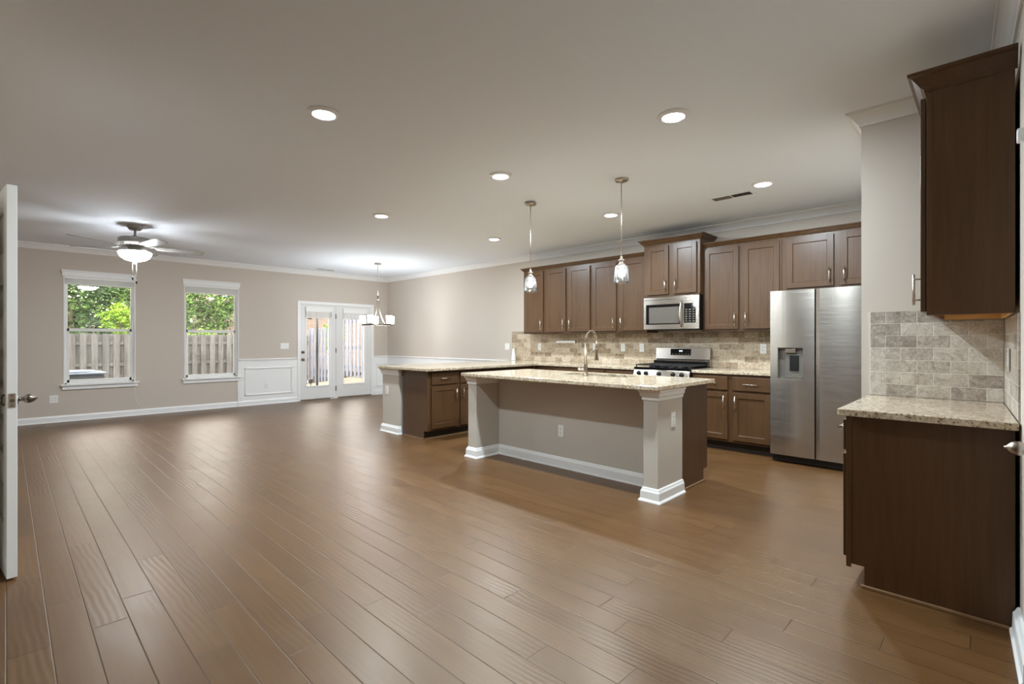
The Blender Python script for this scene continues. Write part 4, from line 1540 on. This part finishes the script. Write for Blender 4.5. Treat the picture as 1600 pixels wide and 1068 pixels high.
obj('finial', MB().lathe([(.020, 2.283), (.022, 2.272), (.012, 2.262), (.010, 2.250), (.004, 2.242), (0, 2.240)], c0, seg=16), PLASW, fn)
for k in range(5):
    a = R(-6.0 + 72 * k)
    ca, sa = math.cos(a), math.sin(a)

    def bp(r_, s_, z):
        # blade tilted about its long axis
        return (FNX + ca * r_ - sa * s_, FNY + sa * r_ + ca * s_, z - s_ * math.tan(R(11)))
    out = []
    for r_, hw in ((.235, .050), (.30, .058), (.45, .066), (.62, .072), (.70, .073), (.735, .066), (.755, .048), (.762, .02)):
        out.append((r_, hw))
    poly = [(r_, hw) for r_, hw in out] + [(r_, -hw) for r_, hw in out[::-1]]
    m = MB()
    n = len(poly)
    m.add([bp(r_, s_, 2.462) for r_, s_ in poly] + [bp(r_, s_, 2.468) for r_, s_ in poly], [list(range(n))[::-1], list(range(n, 2 * n))] + [[i, (i + 1) % n, n + (i + 1) % n, n + i] for i in range(n)])
    b = obj('blade', m, BLADE, fn)
    arm = [(.150, .016), (.20, .012), (.235, .030), (.29, .034), (.33, .012)]
    poly = arm + [(r_, -hw) for r_, hw in arm[::-1]]
    n = len(poly)
    m = MB()
    m.add([bp(r_, s_, 2.456 if r_ > .2 else 2.475) for r_, s_ in poly] + [bp(r_, s_, 2.461 if r_ > .2 else 2.483) for r_, s_ in poly], [list(range(n))[::-1], list(range(n, 2 * n))] + [[i, (i + 1) % n, n + (i + 1) % n, n + i] for i in range(n)])
    obj('blade_arm', m, FANM, b)
for dx, dy, zb in ((-.022, .02, 2.085), (.012, -.02, 2.035)):
    ch = obj('pull_chain', MB().cyl((FNX + dx, FNY + dy, 2.262), (FNX + dx, FNY + dy, zb), .0028, seg=8), FANM, fn)
    obj('chain_fob', MB().lathe([(0, zb + .004), (.006, zb), (.010, zb - .012), (.010, zb - .034), (.005, zb - .042), (0, zb - .042)], (FNX + dx, FNY + dy, 0), seg=14), BLACK, ch)

# chandelier
CX, CY = 4.955, 8.406
ch = thing('chandelier', 'nickel ring chandelier with white glass shades hanging before the glass doors', 'chandelier', (CX, CY, 1.53))
c0 = (CX, CY, 0)
obj('canopy', MB().lathe([(.064, H - .0005), (.064, H - .020), (.058, H - .026), (.012, H - .028), (0, H - .028)], c0), NICKEL, ch)
m = MB()
z = H - .03
m.cyl((CX, CY, H - .028), (CX, CY, 2.10), .0060, seg=8)
obj('stem', m, SATIN, ch)
obj('loop', MB().lathe([(.006, 2.125), (.014, 2.11), (.014, 2.09), (.006, 2.08)], c0, seg=14), DARKN, ch)
obj('hub', MB().lathe([(0, 2.085), (.008, 2.084), (.010, 2.070), (.034, 2.066), (.036, 2.045), (.030, 2.040), (0, 2.040)], c0, seg=24), NICKEL, ch)
RR = .285
m = MB()
rp = [(RR * math.cos(2 * PI * i / 48), RR * math.sin(2 * PI * i / 48)) for i in range(48)]
ringv = []
for i in range(48):
    a = 2 * PI * i / 48
    for r_, z in ((RR - .008, 1.555), (RR + .008, 1.555), (RR + .008, 1.575), (RR - .008, 1.575)):
        ringv.append((CX + r_ * math.cos(a), CY + r_ * math.sin(a), z))
m.add(ringv, [[4 * i + j, 4 * i + (j + 1) % 4, 4 * ((i + 1) % 48) + (j + 1) % 4, 4 * ((i + 1) % 48) + j] for i in range(48) for j in range(4)])
obj('ring', m, DARKN, ch)
A0 = R(140.3)
m = MB()
RI = .135
iv = []
for i in range(36):
    a = 2 * PI * i / 36
    for r_, z in ((RI - .007, 1.557), (RI + .007, 1.557), (RI + .007, 1.571), (RI - .007, 1.571)):
        iv.append((CX + r_ * math.cos(a), CY + r_ * math.sin(a), z))
m.add(iv, [[4 * i + j, 4 * i + (j + 1) % 4, 4 * ((i + 1) % 36) + (j + 1) % 4, 4 * ((i + 1) % 36) + j] for i in range(36) for j in range(4)])
for k in range(5):
    a = A0 + 2 * PI * k / 5
    m.cyl((CX + RI * math.cos(a), CY + RI * math.sin(a), 1.564), (CX + RR * math.cos(a), CY + RR * math.sin(a), 1.564), .006, seg=8)
obj('spokes', m, DARKN, ch)
for k in range(3):
    a = R(-45.7 + 30) + 2 * PI * k / 3
    pts = []
    for i in range(13):
        q = i / 12
        r_ = .024 + (RI - .024) * (q ** 2.4)
        pts.append((CX + r_ * math.cos(a), CY + r_ * math.sin(a), 2.055 - (2.055 - 1.568) * q))
    obj('arm', MB().tube(pts, .0085, 8), NICKEL, ch)
for k in range(5):
    a = A0 + 2 * PI * k / 5
    x, y = CX + RR * math.cos(a), CY + RR * math.sin(a)
    obj('shade_holder', MB().lathe([(0, 1.548), (.012, 1.548), (.014, 1.575), (.040, 1.580), (.042, 1.592), (.036, 1.594), (0, 1.594)], (x, y, 0), seg=20), NICKEL, ch)
    obj('glass_shade', MB().lathe([(0, 1.5945), (.042, 1.595), (.046, 1.600), (.052, 1.735), (.049, 1.735), (.043, 1.604), (0, 1.602)], (x, y, 0), seg=14), E_CH, ch)

# ------------------------------------------------------------------ outdoors
GRASS = mat('yard_ground', lin(120, 116, 70), 0.9)
t = NT(GRASS)
n = t.noise(t.pos(), 1.2, 4)
t.put(t.b.inputs['Base Color'], t.ramp(n, [(.35, lin(112, 104, 92)), (.5, lin(122, 116, 100)), (.7, lin(98, 102, 74))]))
t.put(t.b.inputs['Normal'], t.bump(t.noise(t.pos(), 60, 3), 0.5, 0.03))
CONC = mat('patio_concrete', lin(196, 190, 180), 0.8)
t = NT(CONC)
t.put(t.b.inputs['Base Color'], t.ramp(t.noise(t.pos(), 9, 4), [(.3, lin(184, 178, 168)), (.7, lin(208, 203, 194))]))
STRAW = mat('pine_straw', lin(140, 96, 66), 0.95)
t = NT(STRAW)
t.put(t.b.inputs['Base Color'], t.ramp(t.noise(t.pos(), 3, 6, .7), [(.3, lin(60, 49, 40)), (.5, lin(84, 70, 58)), (.7, lin(110, 95, 81))]))


def gz(x, y):
    """yard height"""
    z = -.25
    if x > 6.2:
        z += min(1, (x - 6.2) / 1.2) * min(1, max(0, (17.2 - y) / 3.0)) * .45
    return z


m = MB()
nx, ny = 36, 24
gx = [-14 + 30 * i / nx for i in range(nx + 1)]
gy = [YW + .13 + (17.6 - YW) * j / ny for j in range(ny + 1)]
m.add([(x, y, gz(x, y)) for y in gy for x in gx], [[j * (nx + 1) + i, j * (nx + 1) + i + 1, (j + 1) * (nx + 1) + i + 1, (j + 1) * (nx + 1) + i] for j in range(ny) for i in range(nx)], True)
yd = obj('yard_lawn', m, GRASS)
yd['kind'] = 'structure'
o = obj('patio_slab', MB().box(3.9, 6.7, YW + .125, YW + 2.9, -.24, -.06), CONC)
o['kind'] = 'structure'
m = MB()
nx, ny = 30, 14
vv = []
for j in range(ny + 1):
    for i in range(nx + 1):
        x, y = -16 + 46 * i / nx, 17.6 + 24 * j / ny
        hgt_ = .02 + max(0, (y - 18.0)) * (.07 + .16 * max(0, min(1, (x - 1.5) / 7)))
        vv.append((x, y, -.25 + hgt_ + .15 * math.sin(x * 1.3 + y)))
m.add(vv, [[j * (nx + 1) + i, j * (nx + 1) + i + 1, (j + 1) * (nx + 1) + i + 1, (j + 1) * (nx + 1) + i] for j in range(ny) for i in range(nx)], True)
o = obj('hillside', m, STRAW)
o['kind'] = 'structure'
m = MB().box(7.7, 30, 9, 17.5, -.4, .28)
o = obj('side_bank', m, STRAW)
o['kind'] = 'structure'


def fence_mat(name, a, b):
    m_ = mat(name, a, 0.85, spec=0.2)
    t_ = NT(m_)
    n_ = t_.noise(t_.mul(t_.pos(), (22, 22, 1.5)), 1.4, 5, .65)
    q = t_.noise(t_.mul(t_.pos(), (4.7, 4.7, .2)), 1.0, 1)
    t_.put(t_.b.inputs['Base Color'], t_.ramp(t_.math('ADD', t_.math('MULTIPLY', n_, .6), t_.math('MULTIPLY', q, .4)), [(.32, a), (.68, b)]))
    return m_


FENM = fence_mat('weathered_boards', lin(58, 57, 55), lin(100, 100, 98))
FENS = fence_mat('grey_boards', lin(86, 90, 100), lin(136, 140, 152))


def picket(mb, fr, u, w, z0, z1, n0, th=.019):
    c_ = .028
    poly = [(u, z0), (u + w, z0), (u + w, z1 - c_), (u + w - c_, z1), (u + c_, z1), (u, z1 - c_)]
    vv_ = [fr.p(a, z, n0) for a, z in poly] + [fr.p(a, z, n0 + th) for a, z in poly]
    mb.add(vv_, [list(range(6)), list(range(6, 12))[::-1]] + [[i, (i + 1) % 6, 6 + (i + 1) % 6, 6 + i] for i in range(6)])


def fence(label, fr, segs, pitch=.232, group='yard fences', fm=FENM):
    c_ = fr.p(segs[0][0], segs[0][2], 0)
    o = thing('wooden_fence', label, 'fence', (c_.x, c_.y, c_.z), group)
    for (u0, u1, z0, z1) in segs:
        f_, b_ = MB(), MB()
        u = u0
        while u < u1 - .1:
            w = .138 + random.uniform(-.004, .004)
            picket(f_, fr, u, w, z0, z1 + random.uniform(-.012, .012), .046)
            picket(b_, fr, u + pitch / 2, w, z0, z1 - .01 + random.uniform(-.012, .012), -.020)
            u += pitch
        obj('front_boards', f_, fm, o)
        obj('rear_boards', b_, fm, o)
        for z in (z0 + .30, z0 + .90, z1 - .26):
            m_ = MB()
            fr.box(m_, u0, u1, z - .045, z + .045, .0, .040)
            obj('rail', m_, fm, o)
        m_ = MB()
        fr.box(m_, u0 - .045, u0 + .045, z0 - .1, z1 + .02, -.045, .0)
        obj('post', m_, fm, o)
    return o


fence('weathered shadowbox board fence across the back of the yard', Fr((0, 17.25, 0), (1, 0, 0), (0, -1, 0)), [(-6.0, -1.2, -.28, 1.46), (-1.2, 3.2, -.28, 1.46), (3.2, 7.4, -.28, 1.46)])
fence('weathered board fence along the right side of the yard', Fr((7.5, 0, 0), (0, 1, 0), (-1, 0, 0)), [(15.2, 17.3, -.22, 1.70), (12.7, 15.2, .15, 2.12), (10.6, 12.7, .15, 2.12)], .24, fm=FENS)

ac = thing('outdoor_unit', 'dark blue grey box with a pale flat lid outside the left window', 'outdoor unit', (.80, 12.0, -.25))
DKB = mat('unit_paint', lin(70, 82, 104), 0.5)
t = NT(DKB)
_z = t.sep(t.pos())[2]
t.put(t.b.inputs['Base Color'], t.ramp(t.math('FRACT', t.math('MULTIPLY', _z, 18.0)), [(0, lin(30, 35, 44)), (.5, lin(48, 54, 64)), (1, lin(38, 44, 54))]))
LTB = mat('unit_lid', lin(168, 184, 204), 0.4)
t = NT(LTB)
t.put(t.b.inputs['Base Color'], t.ramp(t.noise(t.pos(), 12, 2), [(.3, lin(76, 92, 112)), (.7, lin(90, 106, 126))]))
obj('casing', MB().box(.42, 1.27, 11.55, 12.35, -.24, .66), DKB, ac, bevel=.05)
obj('lid', MB().box(.40, 1.29, 11.53, 12.37, .661, .69), LTB, ac, bevel=.012)
obj('top_grille', MB().lathe([(.32, .0), (.32, .02), (.30, .03), (.28, .02), (.20, .02), (.19, .03), (.18, .02), (.05, .02), (0, .024)], (.85, 11.95, .69), seg=28), LTB, ac)

o = thing('yard_pole', 'slim black pole standing outside the left glass door', 'pole', (5.565, 12.4, -.06))
obj('shaft', MB().cyl((5.565, 12.4, -.05), (5.565, 12.4, 2.6), .032, seg=14), BLACK, o)
obj('foot', MB().lathe([(0, -.055), (.14, -.055), (.14, -.035), (.05, -.02), (.034, .05)], (5.565, 12.4, 0), seg=20), BLACK, o)
o = thing('garden_lantern', 'small round black lantern low outside the left glass door', 'lantern', (5.05, 11.6, -.06))
obj('globe', MB().lathe([(0, .24), (.035, .25), (.058, .275), (.065, .31), (.058, .345), (.035, .37), (0, .38)], (5.05, 11.6, 0), seg=20), BLACK, o)
obj('stake', MB().cyl((5.05, 11.6, -.058), (5.05, 11.6, .25), .010, seg=10), BLACK, o)


def leaf_mat(name, a, b, c_):
    m_ = mat(name, b, 0.55, spec=0.3)
    t_ = NT(m_)
    n_ = t_.noise(t_.pos(), 1.6, 3)
    w_ = t_.white(t_.n('ShaderNodeNewGeometry').outputs['Random Per Island'])[0]
    k_ = t_.math('ADD', t_.math('MULTIPLY', n_, .55), t_.math('MULTIPLY', w_, .45))
    t_.put(t_.b.inputs['Base Color'], t_.ramp(k_, [(.25, a), (.5, b), (.75, c_)]))
    t_.b.inputs['Transmission Weight'].default_value = 0.0
    return m_


LEAF_D = leaf_mat('dark_leaves', lin(20, 38, 22), lin(42, 68, 30), lin(78, 106, 46))
LEAF_M = leaf_mat('mid_leaves', lin(32, 54, 22), lin(62, 92, 34), lin(98, 128, 52))
LEAF_Y = leaf_mat('bright_leaves', lin(74, 106, 20), lin(112, 148, 34), lin(150, 180, 66))
LEAF_B = leaf_mat('brown_leaves', lin(64, 46, 31), lin(90, 66, 44), lin(80, 88, 46))
BARK = mat('bark', lin(84, 68, 56), 0.9)
t = NT(BARK)
t.put(t.b.inputs['Normal'], t.bump(t.noise(t.mul(t.pos(), (8, 8, 2)), 2, 4), .6, .03))


def foliage(cx_, cy_, cz_, rx, ry, rz, n_, size, rnd):
    """leaf clumps scattered through an ellipsoid; each leaf a small bent blade"""
    mb = MB()
    nc = max(6, n_ // 40)
    for c_ in range(nc):
        while True:
            p = Vector((rnd.uniform(-1, 1), rnd.uniform(-1, 1), rnd.uniform(-1, 1)))
            if .25 < p.length < 1:
                break
        p = p.normalized() * (p.length ** .5)
        ccx, ccy, ccz = cx_ + p.x * rx, cy_ + p.y * ry, cz_ + p.z * rz
        cr = rnd.uniform(.16, .30) * (rx + rz) / 2
        for k_ in range(n_ // nc):
            d_ = Vector((rnd.gauss(0, 1), rnd.gauss(0, 1), rnd.gauss(0, .75)))
            d_ = d_ * (cr * .6)
            pos = Vector((ccx, ccy, ccz)) + d_
            a = Vector((rnd.gauss(0, 1), rnd.gauss(0, 1), rnd.gauss(0, .6))).normalized()
            b_ = a.orthogonal().normalized()
            b_ = (b_ * math.cos(k_) + a.cross(b_) * math.sin(k_)).normalized()
            s_ = size * rnd.uniform(.6, 1.3)
            nn = a.cross(b_) * s_ * .15
            mb.add([pos - a * s_, pos + b_ * s_ * .42 + nn, pos + a * s_, pos - b_ * s_ * .42 + nn], [(0, 1, 2), (0, 2, 3)])
    return mb


def tree(name, label, cat, x, y, z, rx, ry, rz, trunk, leaf_m, n_, size, seed, group):
    rnd = random.Random(seed)
    o = thing(name, label, cat, (x, y, z), group)
    cz_ = z + trunk + rz * .8
    obj('foliage', foliage(x, y, cz_, rx, ry, rz, n_, size, rnd), leaf_m, o)
    pts = [(x, y, z), (x + .05 * rx, y, z + trunk * .5 + .2), (x, y + .05 * ry, cz_), (x + .1 * rx, y, cz_ + rz * .5)]
    obj('trunk', MB().tube(pts, [.05 * rx + .03, .04 * rx + .02, .025 * rx + .015, .01], 8), BARK, o)
    return o


GT = 'trees behind the yard'
tree('leafy_tree', 'dark green tree filling the left part of the left window', 'tree', 1.45, 21.3, 0.0, 1.0, 1.0, 2.0, .5, LEAF_D, 4600, .085, 1, GT)
tree('leafy_tree', 'mid green tree filling the right part of the left window', 'tree', 4.05, 22.6, .3, 1.0, 1.0, 2.2, .7, LEAF_M, 4600, .085, 2, GT)
tree('leafy_tree', 'tall dark tree deep behind the left window', 'tree', 2.6, 26.0, .4, 1.5, 1.3, 2.9, .6, LEAF_D, 6000, .11, 3, GT)
tree('leafy_tree', 'mid green tree behind the left half of the right window', 'tree', 6.05, 25.2, .9, 1.2, 1.1, 2.0, .6, LEAF_M, 5200, .09, 4, GT)
tree('leafy_tree', 'dark tree behind the right half of the right window', 'tree', 8.9, 27.5, 2.0, 1.4, 1.2, 2.1, .9, LEAF_D, 5200, .10, 5, GT)
tree('leafy_tree', 'brownish thin tree low on the slope in the right window', 'tree', 7.6, 22.0, .6, .7, .7, .9, .3, LEAF_B, 1800, .08, 6, GT)
tree('leafy_tree', 'tall tree on the slope seen above the left glass door fence', 'tree', 13.0, 30.0, 2.6, 2.0, 1.6, 2.6, 1.4, LEAF_M, 4200, .13, 7, GT)
tree('leafy_tree', 'far tree at the left edge of the left window', 'tree', -1.6, 27.0, .2, 1.5, 1.3, 3.0, .6, LEAF_D, 4200, .12, 8, GT)
tree('leafy_tree', 'large far tree rising behind both windows', 'tree', 4.6, 33.5, .8, 3.0, 1.6, 4.2, .6, LEAF_D, 8000, .15, 9, GT)
GS = 'bushes behind the fence'
tree('leafy_bush', 'bright lime bush rising at the right of the left window', 'bush', 2.52, 19.8, -.1, .42, .36, .50, 1.60, LEAF_Y, 2400, .05, 11, GS)
tree('leafy_bush', 'bright lime hedge bush just above the fence in the left window', 'bush', 1.35, 18.4, -.25, .55, .3, .66, .45, LEAF_Y, 2600, .05, 12, GS)
tree('leafy_bush', 'lime bush showing above the fence in the right window', 'bush', 4.45, 18.4, -.25, .9, .4, .72, .60, LEAF_Y, 2600, .05, 13, GS)
tree('leafy_bush', 'green bush above the fence seen through the left glass door', 'bush', 8.55, 17.6, .7, .40, .4, .5, .35, LEAF_Y, 1500, .05, 14, GS)
